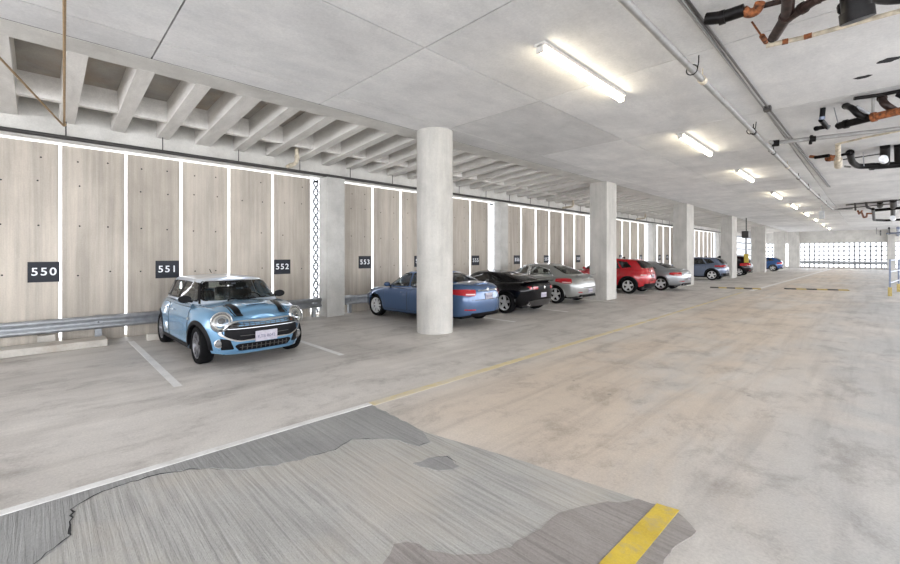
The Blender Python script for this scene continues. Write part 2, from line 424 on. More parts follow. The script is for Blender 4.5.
struct(MB().box(-12.9, -12.36, -12, 77.4, 4.46, 5.42).build('header_beam', M['soffit']))

# left wall: board-formed panels with daylight slits between, perforated strips and piers
wl = bpy.data.objects.new('wall_left', None); COL.objects.link(wl); struct(wl)
BAYS = [[-5.6,-4.4,-3.3,-2.1,-.89,.32,1.47,2.61,3.76,4.97,6.19],[7.34,8.53,9.81,11.03,12.33,13.72,15.02],[16.25,17.6,18.91,20.26,21.7,23.06,24.54],
        [26.6,28.25,29.97,31.38,32.92,34.3],[36.0,37.02,38.49,40.16,41.75,43.3,44.7],[46,47.6,49.2,50.8,52.4,54,55.1],[56.3,57.6,59.2,60.8,62.4,64]]
def gap(y): return .021+.0019*max(0, y)
for b in BAYS:
    for a, c in zip(b, b[1:]):
        m = MB(); m.box(WX-.03, WX, a+gap(a), c-gap(c), .0, 4.412)
        w = c-a; m.cur = 1
        for ty in (.27, .73):
            for tz in (.55, 1.55, 2.6, 3.55, 4.1):
                if random.random() < .85:
                    cy, cz = a+w*ty+random.uniform(-.03, .03), tz+random.uniform(-.04, .04)
                    m.add([(WX+.002, cy+.018*cos(q*PI/4), cz+.018*sin(q*PI/4)) for q in range(8)], [tuple(range(8))])
        o = m.build('wall_panel', [M['panel'], M['dark']], wl, recalc=False)
def lattice(y0, y1, z0=.1, z1=4.4, x=WX-.03, step=.30, bar=.055):
    m = MB(); t = .03
    m.box(x, x+t, y0, y0+.025, z0, z1); m.box(x, x+t, y1-.025, y1, z0, z1)
    z = z0
    while z < z1-.05:
        zt = min(z+step, z1)
        m.box(x, x+t, y0, y1, z, z+.035)
        for (ya, za, yb, zb) in ((y0, z, y1, zt), (y0, zt, y1, z)):
            d = Vector((0, yb-ya, zb-za)).normalized(); n = Vector((0, -d.z, d.y))*bar/2
            A = Vector((x, ya, za)); Bv = Vector((x, yb, zb)); X = Vector((t, 0, 0))
            m.add([A-n, Bv-n, Bv+n, A+n, A-n+X, Bv-n+X, Bv+n+X, A+n+X], [(0,3,2,1),(4,5,6,7),(0,1,5,4),(1,2,6,5),(2,3,7,6),(3,0,4,7)])
        z += step
    return m.build('perforated_strip', M['lattice'], wl)
for y0, y1 in ((6.26,6.44),(7.09,7.27),(15.08,15.37),(15.98,16.18),(24.62,25.1),(25.9,26.5),(34.4,34.9),(35.6,35.95),(44.8,45.3),(55.2,55.6)): lattice(y0, y1)
struct(MB().box(-13.1, WX-.06, -12, 77.4, -.3, .05).build('slab_edge', M['curb']))

# far end: screen of light squares between piers under a deep beam
def screen(name, p, q, z0, z1, cell, t=.17):
    """bars in the vertical plane through p and q"""
    p = Vector((*p, 0)); q = Vector((*q, 0)); d = (q-p); Ln = d.length; d.normalize(); nrm = Vector((-d.y, d.x, 0))*.04
    m = MB()
    def bar(a, b, za, zb):
        A = p+d*a; B = p+d*b
        m.add([A-nrm+Vector((0,0,za)), B-nrm+Vector((0,0,za)), B+nrm+Vector((0,0,za)), A+nrm+Vector((0,0,za)), A-nrm+Vector((0,0,zb)), B-nrm+Vector((0,0,zb)), B+nrm+Vector((0,0,zb)), A+nrm+Vector((0,0,zb))],
              [(0,3,2,1),(4,5,6,7),(0,1,5,4),(1,2,6,5),(2,3,7,6),(3,0,4,7)])
    n = round(Ln/cell)
    for i in range(n+1): bar(max(0, Ln*i/n-t/2), min(Ln, Ln*i/n+t/2), z0, z1)
    n = round((z1-z0)/(cell*1.15))
    for i in range(n+1): bar(0, Ln, z0+(z1-z0)*i/n-t/2, z0+(z1-z0)*i/n+t/2)
    return struct(m.build(name, M['lattice']))
screen('wall_far', (-7.0, 77.1), (1.55, 77.1), .12, 3.55, .50)
screen('wall_far', (-12.6, 77.1), (-8.25, 77.1), .12, 3.55, .50)
screen('wall_far', (2.2, 77.1), (9, 77.1), .12, 3.55, .50)
screen('wall_left_end', (-12.6, 64.1), (-12.6, 77), .12, 4.4, .70)
struct(MB().box(-12.9, 9, 77.0, 77.5, 3.55, 5.6).build('far_beam', M['soffit']))
struct(MB().box(-12.9, 9, 77.0, 77.4, -.3, .12).build('far_kerb', M['curb']))

# columns
def column(poly_or_r, c, label, z1=H):
    if isinstance(poly_or_r, float):
        m = MB(); m.lathe([(poly_or_r, 0), (poly_or_r, z1-.001)], n=64)
        o = m.build('concrete_column', M['column'], smooth=40, loc=c)
    else:
        x0, x1, y0, y1 = poly_or_r; cx, cy = (x0+x1)/2, (y0+y1)/2
        m = MB(); m.box(x0-cx, x1-cx, y0-cy, y1-cy, 0, z1-.002, .025)
        o = m.build('concrete_column', M['column'], loc=(cx, cy, 0))
    return tag(o, label, 'column', 'concrete columns along the parking row')
column(.465, (-7.92, 7.27, 0), 'round concrete column in front of the blue sedan, nearest and tallest')
column((-8.75, -7.96, 17.35, 18.33), None, 'square concrete column standing between the silver sedan and the red crossover')
column((-8.80, -8.0, 28.6, 30.05), None, 'square concrete column between the silver coupe and the slate blue SUV')
column((-8.80, -8.0, 40.6, 42.4), None, 'square concrete column just past the tail of the slate blue SUV')
column((-9.30, -8.05, 56.2, 57.0), None, 'square concrete column between the dark car and the small blue hatchback', 5.04)
column((-9.30, -8.05, 71.4, 72.2), None, 'square concrete column right behind the small blue hatchback', 5.04)
column((-8.25, -7.0, 76.3, 76.98), None, 'concrete pier at the left edge of the bright far screen')
column((1.55, 2.2, 76.3, 76.98), None, 'concrete pier at the right edge of the bright far screen')
for y0, y1, lb in ((6.45, 7.08, 'grey wall pier with perforated strips, between signs 552 and 553'), (15.38, 15.97, 'wall pier behind the black coupe, just past sign 555'),
                   (25.1, 25.9, 'wall pier hidden mostly by the second column from the camera'), (34.9, 35.6, 'wall pier seen above the silver coupe, with bright strips beside it'),
                   (45.3, 46.0, 'wall pier far along the panel wall, above the slate blue SUV'), (55.6, 56.3, 'wall pier farthest along the panel wall')):
    m = MB(); d_ = .54 if y0 < 7 else .40; m.box(-.27, -.27+d_, -(y1-y0)/2, (y1-y0)/2, 0, 4.45, .015)
    tag(m.build('wall_pier', M['wallcol'], loc=(-12.328, (y0+y1)/2, 0)), lb, 'pier', 'piers along the panel wall')

# ================================================================== CARS (local +x = nose, z = 0 on the ground)
def lohi(poly, x):
    zs = []
    n = len(poly)
    for i in range(n):
        (x0, z0), (x1, z1) = poly[i], poly[(i+1) % n]
        if min(x0, x1)-1e-9 <= x <= max(x0, x1)+1e-9:
            if abs(x1-x0) < 1e-9: zs += [z0, z1]
            else: zs.append(z0+(z1-z0)*(x-x0)/(x1-x0))
    return min(zs), max(zs)
def inpoly(poly, x, z):
    c = False; n = len(poly)
    for i in range(n):
        (x0, z0), (x1, z1) = poly[i], poly[(i+1) % n]
        if (z0 > z) != (z1 > z) and x < (x1-x0)*(z-z0)/(z1-z0)+x0: c = not c
    return c
def patch(mapf, poly, n=14, m=6, mb=None):
    x0, x1 = min(p[0] for p in poly), max(p[0] for p in poly)
    knots = sorted(set([x0+(x1-x0)*i/n for i in range(n+1)]+[p[0] for p in poly]))
    rows = []
    for x in knots:
        x = min(max(x, x0+1e-4), x1-1e-4); lo, hi = lohi(poly, x)
        rows.append([mapf(x, lo+(hi-lo)*j/m) for j in range(m+1)])
    mb = mb or MB(); mb.grid(rows); return mb
def oval(mapf, cx, cz, rx, rz, dome=0., n=28, mb=None, k=5):
    """filled ellipse on a mapped surface; mapf(a, b, extra offset)"""
    mb = mb or MB(); rows = []
    for i in range(k+1):
        q = i/k
        rows.append([mapf(cx+rx*q*cos(2*PI*j/n), cz+rz*q*sin(2*PI*j/n), dome*(1-q*q)) for j in range(n+1)])
    mb.grid(rows); return mb
def ringpoly(mapf, poly, w, sub=8, mb=None, lift=.004):
    """a raised band of width w just inside a polygon's outline"""
    mb = mb or MB(); cx = sum(p[0] for p in poly)/len(poly); cz = sum(p[1] for p in poly)/len(poly)
    P = []; n = len(poly)
    for i in range(n):
        a, b = poly[i], poly[(i+1) % n]
        for k in range(sub): P.append((a[0]+(b[0]-a[0])*k/sub, a[1]+(b[1]-a[1])*k/sub))
    Q = []
    for x, z in P:
        d = max(1e-6, math.hypot(cx-x, cz-z)); Q.append((x+(cx-x)*min(1, w/d), z+(cz-z)*min(1, w/d)))
    N_ = len(P)
    vs = [mapf(*p, 0.) for p in P]+[mapf(*p, lift) for p in P]+[mapf(*q, lift) for q in Q]+[mapf(*q, 0.) for q in Q]
    fs = []
    for i in range(N_):
        j = (i+1) % N_
        fs += [(i, j, N_+j, N_+i), (N_+i, N_+j, 2*N_+j, 2*N_+i), (2*N_+i, 2*N_+j, 3*N_+j, 3*N_+i)]
    mb.add(vs, fs); return mb
def rounded(poly, r=.06, k=4):
    out = []; n = len(poly)
    for i in range(n):
        a, b, c = Vector(poly[i-1]), Vector(poly[i]), Vector(poly[(i+1) % n])
        d = min(r, (a-b).length*.45, (c-b).length*.45)
        p0 = b+(a-b).normalized()*d; p1 = b+(c-b).normalized()*d
        for q in range(k+1):
            t = q/k; p = p0*(1-t)**2+b*2*t*(1-t)+p1*t*t; out.append((p.x, p.y))
    return out

class Shell:
    """closed shell whose outline at each height is a superellipse"""
    def __init__(s, af, ar, b, n, top, bot, roll, crown, norm=False, xe=.88, flare=None):
        s.af, s.ar, s.b, s.n, s.top, s.bot, s.roll, s.crown, s.norm, s.xe, s.flare = af, ar, b, n, top, bot, roll, crown, norm, xe, flare
    def inset(s, x, z):
        t = s.top(x)-s.roll; d = min(max(z-t, 0), s.roll)
        return s.roll-sqrt(max(0, s.roll**2-d*d))
    def side(s, x, z, d=None):
        d = s.inset(x, z) if d is None else d
        a = (s.af(z) if x >= 0 else s.ar(z))-d; b = s.b(z)-d
        y = b*max(0, 1-min(1, abs(x)/a)**s.n)**(1/s.n)
        if s.flare:
            for xc in s.flare[0]:
                y += s.flare[1]*math.exp(-((x-xc)/.36)**2)*min(1, max(0, (s.top(x)-z)/.25))
        return y
    def end(s, y, z, sgn, d=None):
        x = 0
        for _ in range(3):
            dd = s.inset(x if x else sgn*(s.af(z) if sgn > 0 else s.ar(z)), z) if d is None else d
            a = (s.af(z) if sgn > 0 else s.ar(z))-dd; b = s.b(z)-dd
            x = sgn*a*max(0, 1-min(1, abs(y)/b)**s.n)**(1/s.n)
        return x
    def stations(s, arches=(), Ra=.36):
        if s.norm: X = [-s.xe+2*s.xe*i/56 for i in range(57)]
        else:
            lim = s.xe*min(min(s.af(z), s.ar(z)) for z in (.3, .5, .7, .85))
            s.lim = lim
            X = [-lim+2*lim*i/70 for i in range(71)]
            for xc in arches:
                for k in range(33):
                    x = xc+Ra*cos(PI*k/32)
                    if abs(x) < lim: X.append(x)
                X += [v for v in (xc-Ra-.004, xc+Ra+.004) if abs(v) < lim]
            X = sorted(set(round(v, 4) for v in X))
        E = [i/16 for i in range(1, 17)]
        return [('r', u) for u in reversed(E)]+[('x', x) for x in X]+[('f', u) for u in E]
    def P(s, st, z):
        k, v = st
        if k == 'x':
            x = v*(s.af(z) if v >= 0 else s.ar(z)) if s.norm else v
            return (x, s.side(x, z), z)
        sg = 1 if k == 'f' else -1
        a0 = s.af(z) if sg > 0 else s.ar(z)
        xr = s.xe*a0 if s.norm else s.lim
        d = s.inset(sg*a0*.97, z)
        a, b = a0-d, s.b(z)-d
        r = min(.999, xr/a); ye = max(0, 1-r**s.n)**(1/s.n)
        ph = math.atan2(ye, r)*(1-v)
        c, q = cos(ph), sin(ph); rr = (c**s.n+q**s.n)**(-1/s.n)
        x, y = sg*a*rr*c, b*rr*q
        if s.flare and v < 1:
            e = s.side(sg*xr, z, d)-b*ye; y += e*(1-v)
        return (x, y if v < 1 else 0., z)
    def xref(s, st):
        if st[0] == 'x' and not s.norm: return st[1]
        zt = s.top(0)-s.roll*.5
        return s.P(st, .7 if not s.norm else zt)[0]
    def build(s, name, mat, parent, arches=(), Ra=.36, skip=None, rows=14, caprows=8, smooth=35):
        mb = MB(); ring = []
        for st in s.stations(arches, Ra):
            xr = s.xref(st); zb, zt = s.bot(xr), s.top(xr)
            for xc in arches:
                if abs(xr-xc) < Ra: zb = max(zb, .0+sqrt(max(0, Ra*Ra-(xr-xc)**2))+s.axle)
            zb = min(zb, zt-.02)
            pts = []
            zr = max(zb+.001, zt-s.roll)
            for j in range(rows+1): pts.append(s.P(st, zb+(zr-zb)*j/rows))
            for j in range(1, 7): pts.append(s.P(st, zr+(zt-zr)*sin(PI/2*j/6)))
            x, y, z = pts[-1]
            for j in range(1, caprows+1):
                q = 1-j/caprows; pts.append((x, y*q, z+s.crown(x)*(1-q*q)))
            ring.append((st, pts))
        for sg in (1, -1):
            o = len(mb.v); n = len(ring[0][1])
            mb.v += [(x, sg*y, z) for _, p in ring for x, y, z in p]
            for i in range(len(ring)-1):
                for j in range(n-1):
                    ids = (o+i*n+j, o+i*n+j+1, o+(i+1)*n+j+1, o+(i+1)*n+j)
                    c = [sum(mb.v[k][q] for k in ids)/4 for q in range(3)]
                    if skip and skip(c, ring[i][0], ring[i+1][0], j): continue
                    mb.f.append(ids); mb.m.append(0)
        return mb.build(name, mat, parent, smooth=smooth)
    def capz(s, x, y):
        z = s.top(x); yr = max(.01, s.side(x, z)); return z+s.crown(x)*(1-min(1, abs(y)/yr)**2)
    def smap(s, sg, off): return lambda x, z, e=0.: (x, sg*(s.side(x, z)+off+e), z)
    def fmap(s, sg, off): return lambda y, z, e=0.: (s.end(y, z, sg)+sg*(off+e), y, z)
    def cmap(s, off): return lambda x, y, e=0.: (x, y, s.capz(x, y)+off+e)

WHEELS = {}
def wheel(parent, x, y, r, w, style, sgn):
    key = (style, r, w)
    if key not in WHEELS:
        t = MB(); h = w/2; ri = r*.70
        t.lathe([(ri, -h*.86), (ri+.012, -h), (r*.93, -h), (r-.008, -h*.82), (r, -h*.5), (r, h*.5), (r-.008, h*.82), (r*.93, h), (ri+.012, h), (ri, h*.86)], 'y', 40, close=False)
        tm = t.build('wheel', M['rubber'], None, smooth=40)
        a = MB(); ro = ri+.004
        a.lathe([(ro, -h*.8), (ro-.02, -h*.5), (ro-.03, h*.2), (ro-.018, h*.7), (ro, h*.84), (ro-.004, h*.9), (ro-.02, h*.82), (ro-.032, h*.4)], 'y', 40, close=False)
        sp, twin, ww, mat = style
        dish = h*.62
        for i in range(sp):
            for off in ((-.11, .11) if twin else (0,)):
                an = 2*PI*i/sp+PI/2; d = Vector((cos(an), 0, sin(an))); q = Vector((-sin(an), 0, cos(an)))
                A = d*.03+q*(off*.25*r); Bp = d*(ro-.02)+q*(off*r*(1.2 if twin else 1))
                wa, wb = ww*r*(.62 if not twin else .5), ww*r*(.5 if not twin else .42)
                y0, y1 = dish, h*.78
                a.add([A-q*wa+Vector((0,y0,0)), A+q*wa+Vector((0,y0,0)), Bp+q*wb+Vector((0,y1,0)), Bp-q*wb+Vector((0,y1,0)),
                       A-q*wa+Vector((0,y0-.04,0)), A+q*wa+Vector((0,y0-.04,0)), Bp+q*wb+Vector((0,y1-.05,0)), Bp-q*wb+Vector((0,y1-.05,0))],
                      [(0,1,2,3),(7,6,5,4),(0,4,5,1),(1,5,6,2),(2,6,7,3),(3,7,4,0)])
        a.lathe([(.07*r/.32, dish-.03), (.065*r/.32, dish+.012), (.03, dish+.018)], 'y', 20)
        am = a.build('rim', M[mat], tm, smooth=30)
        d = MB(); d.lathe([(ro-.025, -.01), (ro-.025, .005)], 'y', 32); d.lathe([(r*.42, .012), (r*.42, .022)], 'y', 28)
        dm = d.build('brake_disc', M['black'], tm)
        WHEELS[key] = (tm, am, dm); o, kids = tm, None
        o.parent = parent
    else:
        tm, am, dm = WHEELS[key]
        o = tm.copy(); COL.objects.link(o); o.parent = parent
        for k in (am, dm):
            c = k.copy(); COL.objects.link(c); c.parent = o
    o.location = (x, y, r); o.rotation_euler = (0, 0, 0 if sgn > 0 else PI)
    return o
STAR5 = (5, False, .26, 'silverrim'); TWIN5 = (5, True, .17, 'silverrim'); MULTI = (8, False, .11, 'silverrim'); DARK5 = (5, True, .14, 'darkrim'); FIVE = (5, False, .22, 'silverrim')

def shorten(S, d):
    """a shorter nose: pulls front axle, hood and nose back by up to d"""
    S = dict(S); S['front'] = [(z, x-d) for z, x in S['front']]; S['xf'] -= d*.6
    for k in ('top', 'crown', 'sill'): S[k] = [(x-d*max(0, (x-1)/1.15), v) for x, v in S[k]]
    S['doors'] = [(a, b-d*.6 if b > .5 else b, *r) for a, b, *r in S['doors']]
    return S
def base_car(name, label, loc, rotz, S, paint):
    """body, cabin, glass, doors, wheels, mirrors; returns root and shells"""
    root = thing(name, label, 'car', loc, rotz, S.get('group')); root.scale = (S.get('scale', 1),)*3
    B = Shell(spline(S['front']), spline(S['rear']), spline(S['width']), S.get('n', 5), spline(S['top']), spline(S['sill']), S.get('roll', .12), spline(S['crown']), flare=((S['xf'], S['xr']), S.get('flare', .02)))
    B.axle = S['r']
    G = Shell(spline(S['gf']), spline(S['gr']), spline(S['gw']), S.get('gn', 4.5), spline(S['roof']), lambda x: S['gbot'], S.get('groll', .10), spline(S['rcrown']), norm=True, xe=S.get('gxe', .86))
    G.axle = 0
    Ra = S['r']+S.get('archgap', .045)
    dz = S['r']
    B.build('body', paint, root, (S['xf'], S['xr']), Ra)
    side_w = [rounded(p, .05) for p in S['side_windows']]
    ws = rounded(S['windshield'], .07); rw = rounded(S['rear_window'], .07)
    def skip(c, s0, s1, j):
        x, y, z = c
        if z > G.top(x)-.02: return False
        if s0[0] == 'f' or s1[0] == 'f' or (s0[0] == 'x' and s0[1] > .8): 
            if inpoly(ws, y, z) and x > 0 and abs(y) < G.b(z)*.97: 
                if s0[0] == 'f' or s1[0] == 'f': return True
        if (s0[0] == 'r' or s1[0] == 'r') and inpoly(rw, y, z): return True
        if s0[0] == 'x' and any(inpoly(p, x, z) for p in side_w): return True
        return False
    gp = S.get('cabin_paint', paint)
    G.build('cabin', gp, root, skip=skip, rows=20, smooth=40)
    gm = M[S.get('glass', 'glass')]
    patch(G.fmap(1, .004), ws, 16, 8).build('windshield', gm, root, smooth=40)
    ringpoly(G.fmap(1, .001), ws, .035, 3).build('windshield_seal', M['black'], root, smooth=30)
    patch(G.fmap(-1, .004), rw, 16, 8).build('rear_window', gm, root, smooth=40)
    ringpoly(G.fmap(-1, .001), rw, .04, 3).build('rear_window_seal', M['black'], root, smooth=30)
    for sg in (1, -1):
        for p in side_w:
            w = patch(G.smap(sg, .003), p, 14, 6).build('side_window', gm, root, smooth=40)
            ringpoly(G.smap(sg, .001), p, .028, 2).build('window_seal', M['chrome'] if S.get('chrome_trim') else M['black'], w, smooth=30)
        for (x0, x1, z0, z1, slant) in S['doors']:
            dp = rounded([(x0, z0), (x1, z0), (x1+slant, z1), (x0+slant*.4, z1)], .07)
            big = rounded([(x0-.009, z0-.009), (x1+.009, z0-.009), (x1+slant+.009, z1+.006), (x0+slant*.4-.009, z1+.006)], .07)
            d = patch(B.smap(sg, .006), dp, 14, 8).build('door', paint, root, smooth=40)
            patch(B.smap(sg, .0025), big, 14, 8).build('door_seam', M['black'], d, smooth=40)
            hx = x0+.16; hz = z1-.10
            h = MB(); hy = B.side(hx, hz)
            h.tube([(hx-.085, sg*(hy+.008), hz), (hx-.06, sg*(hy+.035), hz+.004), (hx+.06, sg*(hy+.035), hz+.008), (hx+.085, sg*(hy+.008), hz+.006)], .012, 8)
            h.build('door_handle', M['chrome'] if S.get('chrome_handle') else paint, d, smooth=50)
        mx, mz = S['mirror']
        m = MB(); yb = G.side(mx, max(S['gbot'], mz-.03)) if abs(mx) < G.af(mz) else B.side(mx, B.top(mx))
        m.lathe([(.0, -.055), (.045, -.05), (.078, -.02), (.086, .015), (.08, .04), (.0, .045)], 'x', 20, close=False)
        m.v = [(v[0]+mx, sg*(yb+.135)+v[1]*1.25, v[2]*.82+mz) for v in m.v]
        mo = m.build('mirror', S.get('mirror_mat', paint), root, smooth=50)
        MB().tube([(mx, sg*(yb-.05), mz-.06), (mx, sg*(yb+.10), mz-.035)], .022, 8).build('mirror_arm', M['black'], mo, smooth=50)
    for xc in (S['xf'], S['xr']):
        for sg in (1, -1):
            wheel(root, xc, sg*(B.side(xc, .45)-.012-S.get('tw', .21)/2), S['r'], S.get('tw', .21), S['wheel'], sg)
            a = MB(); rows = []
            cw = S.get('clad', .022)
            for k in range(25):
                an = -.12+(PI+.24)*k/24; row = []
                for rr, of in ((Ra-.012, -.05), (Ra-.012, .010), (Ra+cw*.5, .014), (Ra+cw, .003)):
                    x = xc+rr*cos(an); z = max(.12, dz+rr*sin(an)); row.append((x, sg*(B.side(x, min(z, B.top(x)-.02))+of), z))
                rows.append(row)
            a.grid(rows); a.build('wheel_arch', M['black'] if S.get('clad_black') else paint, root, smooth=40)
    # dark inside of the wheel wells and the floor pan
    u = MB(); wb = S['width'][1][1] if len(S['width']) > 1 else .8
    x1, x0 = S['xf']+.5, S['xr']-.5
    u.box(x0, x1, -wb+.30, wb-.30, .19, .60); u.box(S['xr']+Ra+.02, S['xf']-Ra-.02, -wb+.05, wb-.05, .19, .55)
    u.build('underbody', M['black'], root)
    c = MB(); zb = S['gbot']
    c.box(S['xr']-.2, S['xf']-.35, -.62, .62, .5, zb-.02)
    c.build('cabin_floor', M['interior'], root)
    dx = S['dash']
    c = MB(); c.box(dx-.18, dx+.28, -.66, .66, zb-.05, zb+.06, .03); db = c.build('dashboard', M['interior'], root, smooth=40)
    sw = MB(); rows = []
    for i in range(25):
        t = 2*PI*i/24; row = []
        for j in range(9):
            q = 2*PI*j/8; rr = .18+.014*cos(q); row.append((dx-.24+.014*sin(q)-.3*rr*sin(t)*.6, .36+rr*cos(t), zb+.05+rr*sin(t)*.85))
        rows.append(row)
    sw.grid(rows); sw.build('steering_wheel', M['black'], root, smooth=60)
    for sxx in S['seats']:
        for sy in (.36, -.36):
            s = MB(); s.box(-.08, .08, -.22, .22, .45, zb+.24, .06)
            for q in range(len(s.v)): s.v[q] = (s.v[q][0]-(s.v[q][2]-.5)*.22+sxx, s.v[q][1]+sy, s.v[q][2])
            so = s.build('seat', M['seat'], root, smooth=50)
            hr = MB(); hr.box(-.05, .05, -.13, .13, zb+.27, zb+.43, .045)
            for q in range(len(hr.v)): hr.v[q] = (hr.v[q][0]-(zb-.2)*.22+sxx, hr.v[q][1]+sy, hr.v[q][2])
            hr.build('headrest', M['seat'], so, smooth=50)
    return root, B, G
def plate(root, B, sgn, z, txt, w=.30, h=.15, mat=None):
    x = B.end(0, z, sgn)+sgn*.012
    p = MB(); p.box(-.006, .006, -w/2, w/2, -h/2, h/2, .004)
    o = p.build('license_plate', mat or M['plate'], root, loc=(x, 0, z), smooth=30)
    text('lettering', txt, .072, M['platetxt'], o, (sgn*.007, 0, -.008), (PI/2, 0, PI/2 if sgn > 0 else -PI/2), .001)
    return o
def strip(mapf, poly, name, mat, root, n=12, m=3): return patch(mapf, rounded(poly, .02, 3), n, m).build(name, mat, root, smooth=40)
def wrap_lamp(B, sg, end, poly, name, mat, root, off=.008, n=14):
    """lamp wrapping the body corner: poly over (u, z); u<0 along the side in metres from the corner, 0..1 round the end"""
    def mp(u, z, e=0.):
        if u >= 0: x, y, zz = B.P((end, min(u, 1)), z)
        else:
            x = (B.lim if end == 'f' else -B.lim)+(u if end == 'f' else -u); y = B.side(x, z)
        q = max(0, min(1, u*2)); s = 1 if end == 'f' else -1
        return (x+s*(off+e)*(.3+.7*q), sg*(y+(off+e)*(1-q)), z)
    return patch(mp, poly, n, 5).build(name, mat, root, smooth=40)
P_MINI = car_paint('light_blue', (.14, .285, .44), .35, .24)
P_ROOF = car_paint('silver_roof', (.52, .58, .66), .4, .3)
P_CAM = car_paint('slate_blue', (.05, .098, .20), .35, .26)
P_BLK = car_paint('black', (.002, .002, .003), .0, .15, .3)
P_SIL = car_paint('silver', (.27, .272, .26), .5, .28)
P_RED = car_paint('red', (.36, .006, .012), .1, .25)
P_GRY = car_paint('grey_silver', (.24, .25, .26), .5, .28)
P_NX = car_paint('slate_grey_blue', (.13, .16, .23), .4, .26)
P_DRK = car_paint('dark_maroon', (.012, .002, .004), .0, .2, .3)
P_HAT = car_paint('mid_blue', (.02, .075, .22), .2, .25)

# ---- light blue compact wagon, nose towards the drive aisle
S = dict(front=[(.15,1.84),(.3,1.93),(.5,1.95),(.68,1.93),(.8,1.87)], rear=[(.15,1.82),(.35,1.9),(.6,1.9),(.9,1.84),(1.0,1.8)],
         width=[(.15,.85),(.35,.885),(.6,.89),(.85,.86),(1.0,.82)], n=3.7, top=[(-1.9,.93),(-1.2,.96),(.3,.95),(.95,.945),(1.45,.90),(1.75,.83),(1.92,.76)],
         crown=[(-1.9,.03),(0,.03),(.95,.055),(1.5,.075),(1.8,.06),(1.95,.04)], sill=[(-1.9,.30),(-1.6,.24),(1.45,.22),(1.9,.20)], roll=.13, flare=.022,
         scale=1.09, xf=1.225, xr=-1.225, r=.315, tw=.21, archgap=.04, clad=.06, clad_black=True, wheel=DARK5,
         gf=[(.86,1.14),(.95,1.02),(1.2,.68),(1.38,.42),(1.42,.34)], gr=[(.86,1.83),(1.0,1.80),(1.3,1.7),(1.42,1.62)], gw=[(.86,.77),(1.0,.725),(1.4,.565)],
         roof=[(-1.7,1.345),(-.6,1.375),(.1,1.37),(.4,1.35),(1.0,1.34)], rcrown=[(-1.7,.03),(.4,.05)], gbot=.86, gn=4.8, gxe=.80, groll=.07,
         windshield=[(-.665,1.0),(.665,1.0),(.535,1.325),(-.535,1.325)], rear_window=[(-.58,1.02),(.58,1.02),(.48,1.32),(-.48,1.32)],
         side_windows=[[(-.28,.985),(.74,.985),(.42,1.305),(-.28,1.312)],[(-1.03,.985),(-.36,.985),(-.36,1.312),(-1.0,1.305)],[(-1.53,1.0),(-1.11,.985),(-1.07,1.30),(-1.40,1.28)]],
         doors=[(-.32,.84,.29,.90,.0),(-.85,-.36,.29,.90,-.1)], mirror=(.54,1.03), mirror_mat=M['black'], dash=.66, seats=[-.12,-1.0], chrome_handle=True, cabin_paint=P_ROOF)
root, B, G = base_car('compact_car', 'light blue compact car with black hood stripes, parked nose out under sign 551', (-9.95, 2.90, 0), R(1.5), S, P_MINI)
# black pillar wrap in front of and between the side windows
for sg in (1, -1):
    patch(G.smap(sg, .0015), [(-.36,.97),(-.28,.97),(-.28,1.315),(-.36,1.315)], 3, 6).build('pillar', M['black'], root, smooth=40)
    patch(G.smap(sg, .0015), [(-1.10,.97),(-1.03,.97),(-1.0,1.31),(-1.07,1.31)], 3, 6).build('pillar', M['black'], root, smooth=40)
    rows = []
    for k in range(12):
        z = .955+.375*k/11; rows.append([(x+.003, sg*(y+.003), zz) for x, y, zz in [G.P(('x', .765), z), G.P(('x', .785), z), G.P(('f', .001), z), G.P(('f', .02), z)]])
    m = MB(); m.grid(rows); m.build('pillar', M['black'], root, smooth=50)
F = B.fmap(1, .004)
# grille
gp = rounded([(-.60,.475),(-.70,.56),(-.60,.69),(-.47,.745),(.47,.745),(.60,.69),(.70,.56),(.60,.475),(.45,.415),(-.45,.415)], .06)
gr = patch(F, gp, 24, 6).build('grille', M['black'], root, smooth=40)
ringpoly(B.fmap(1, .006), gp, .040, 4, lift=.028).build('chrome_surround', M['chrome'], gr, smooth=40)
strip(B.fmap(1, .012), [(-.66,.614),(.66,.614),(.65,.625),(-.65,.625)], 'chrome_bar', M['dimchrome'], gr, 20, 2)
m = MB()
for k in range(3): patch(B.fmap(1, .010), [(-.54,.648+.026*k),(.54,.648+.026*k),(.53,.659+.026*k),(-.53,.659+.026*k)], 18, 1, m)
for k in range(13):
    y = -.51+.085*k; patch(B.fmap(1, .010), [(y,.645),(y+.012,.645),(y+.012,.722),(y,.722)], 1, 2, m)
m.build('honeycomb', M['thinpipe'], gr)
strip(B.fmap(1, .016), [(-.40,.50),(.40,.50),(.40,.51),(-.40,.51)], 'grille_slat', M['thinpipe'], gr, 14, 1)
text('lettering', 'S', .06, M['rust'], gr, (B.end(.47,.68,1)+.022, .47, .68), (PI/2, 0, PI/2+.2), .003)
lo = patch(F, rounded([(-.40,.255),(-.47,.34),(-.42,.375),(.42,.375),(.47,.34),(.40,.255)], .03), 20, 4).build('lower_intake', M['black'], root, smooth=40)
m = MB()
for k in range(11):
    y = -.37+.073*k; patch(B.fmap(1, .014), [(y,.27),(y+.018,.27),(y+.018,.355),(y,.355)], 1, 2, m)
patch(B.fmap(1, .013), [(-.40,.31),(.40,.31),(.40,.32),(-.40,.32)], 14, 1, m)
m.build('intake_bars', M['thinpipe'], lo)
strip(B.fmap(1, .03), [(-.62,.205),(.62,.205),(.60,.245),(-.60,.245)], 'front_lip', P_MINI, root, 20, 3)
plate(root, B, 1, .475, 'KTB·8042', .36, .17).location.x += .03
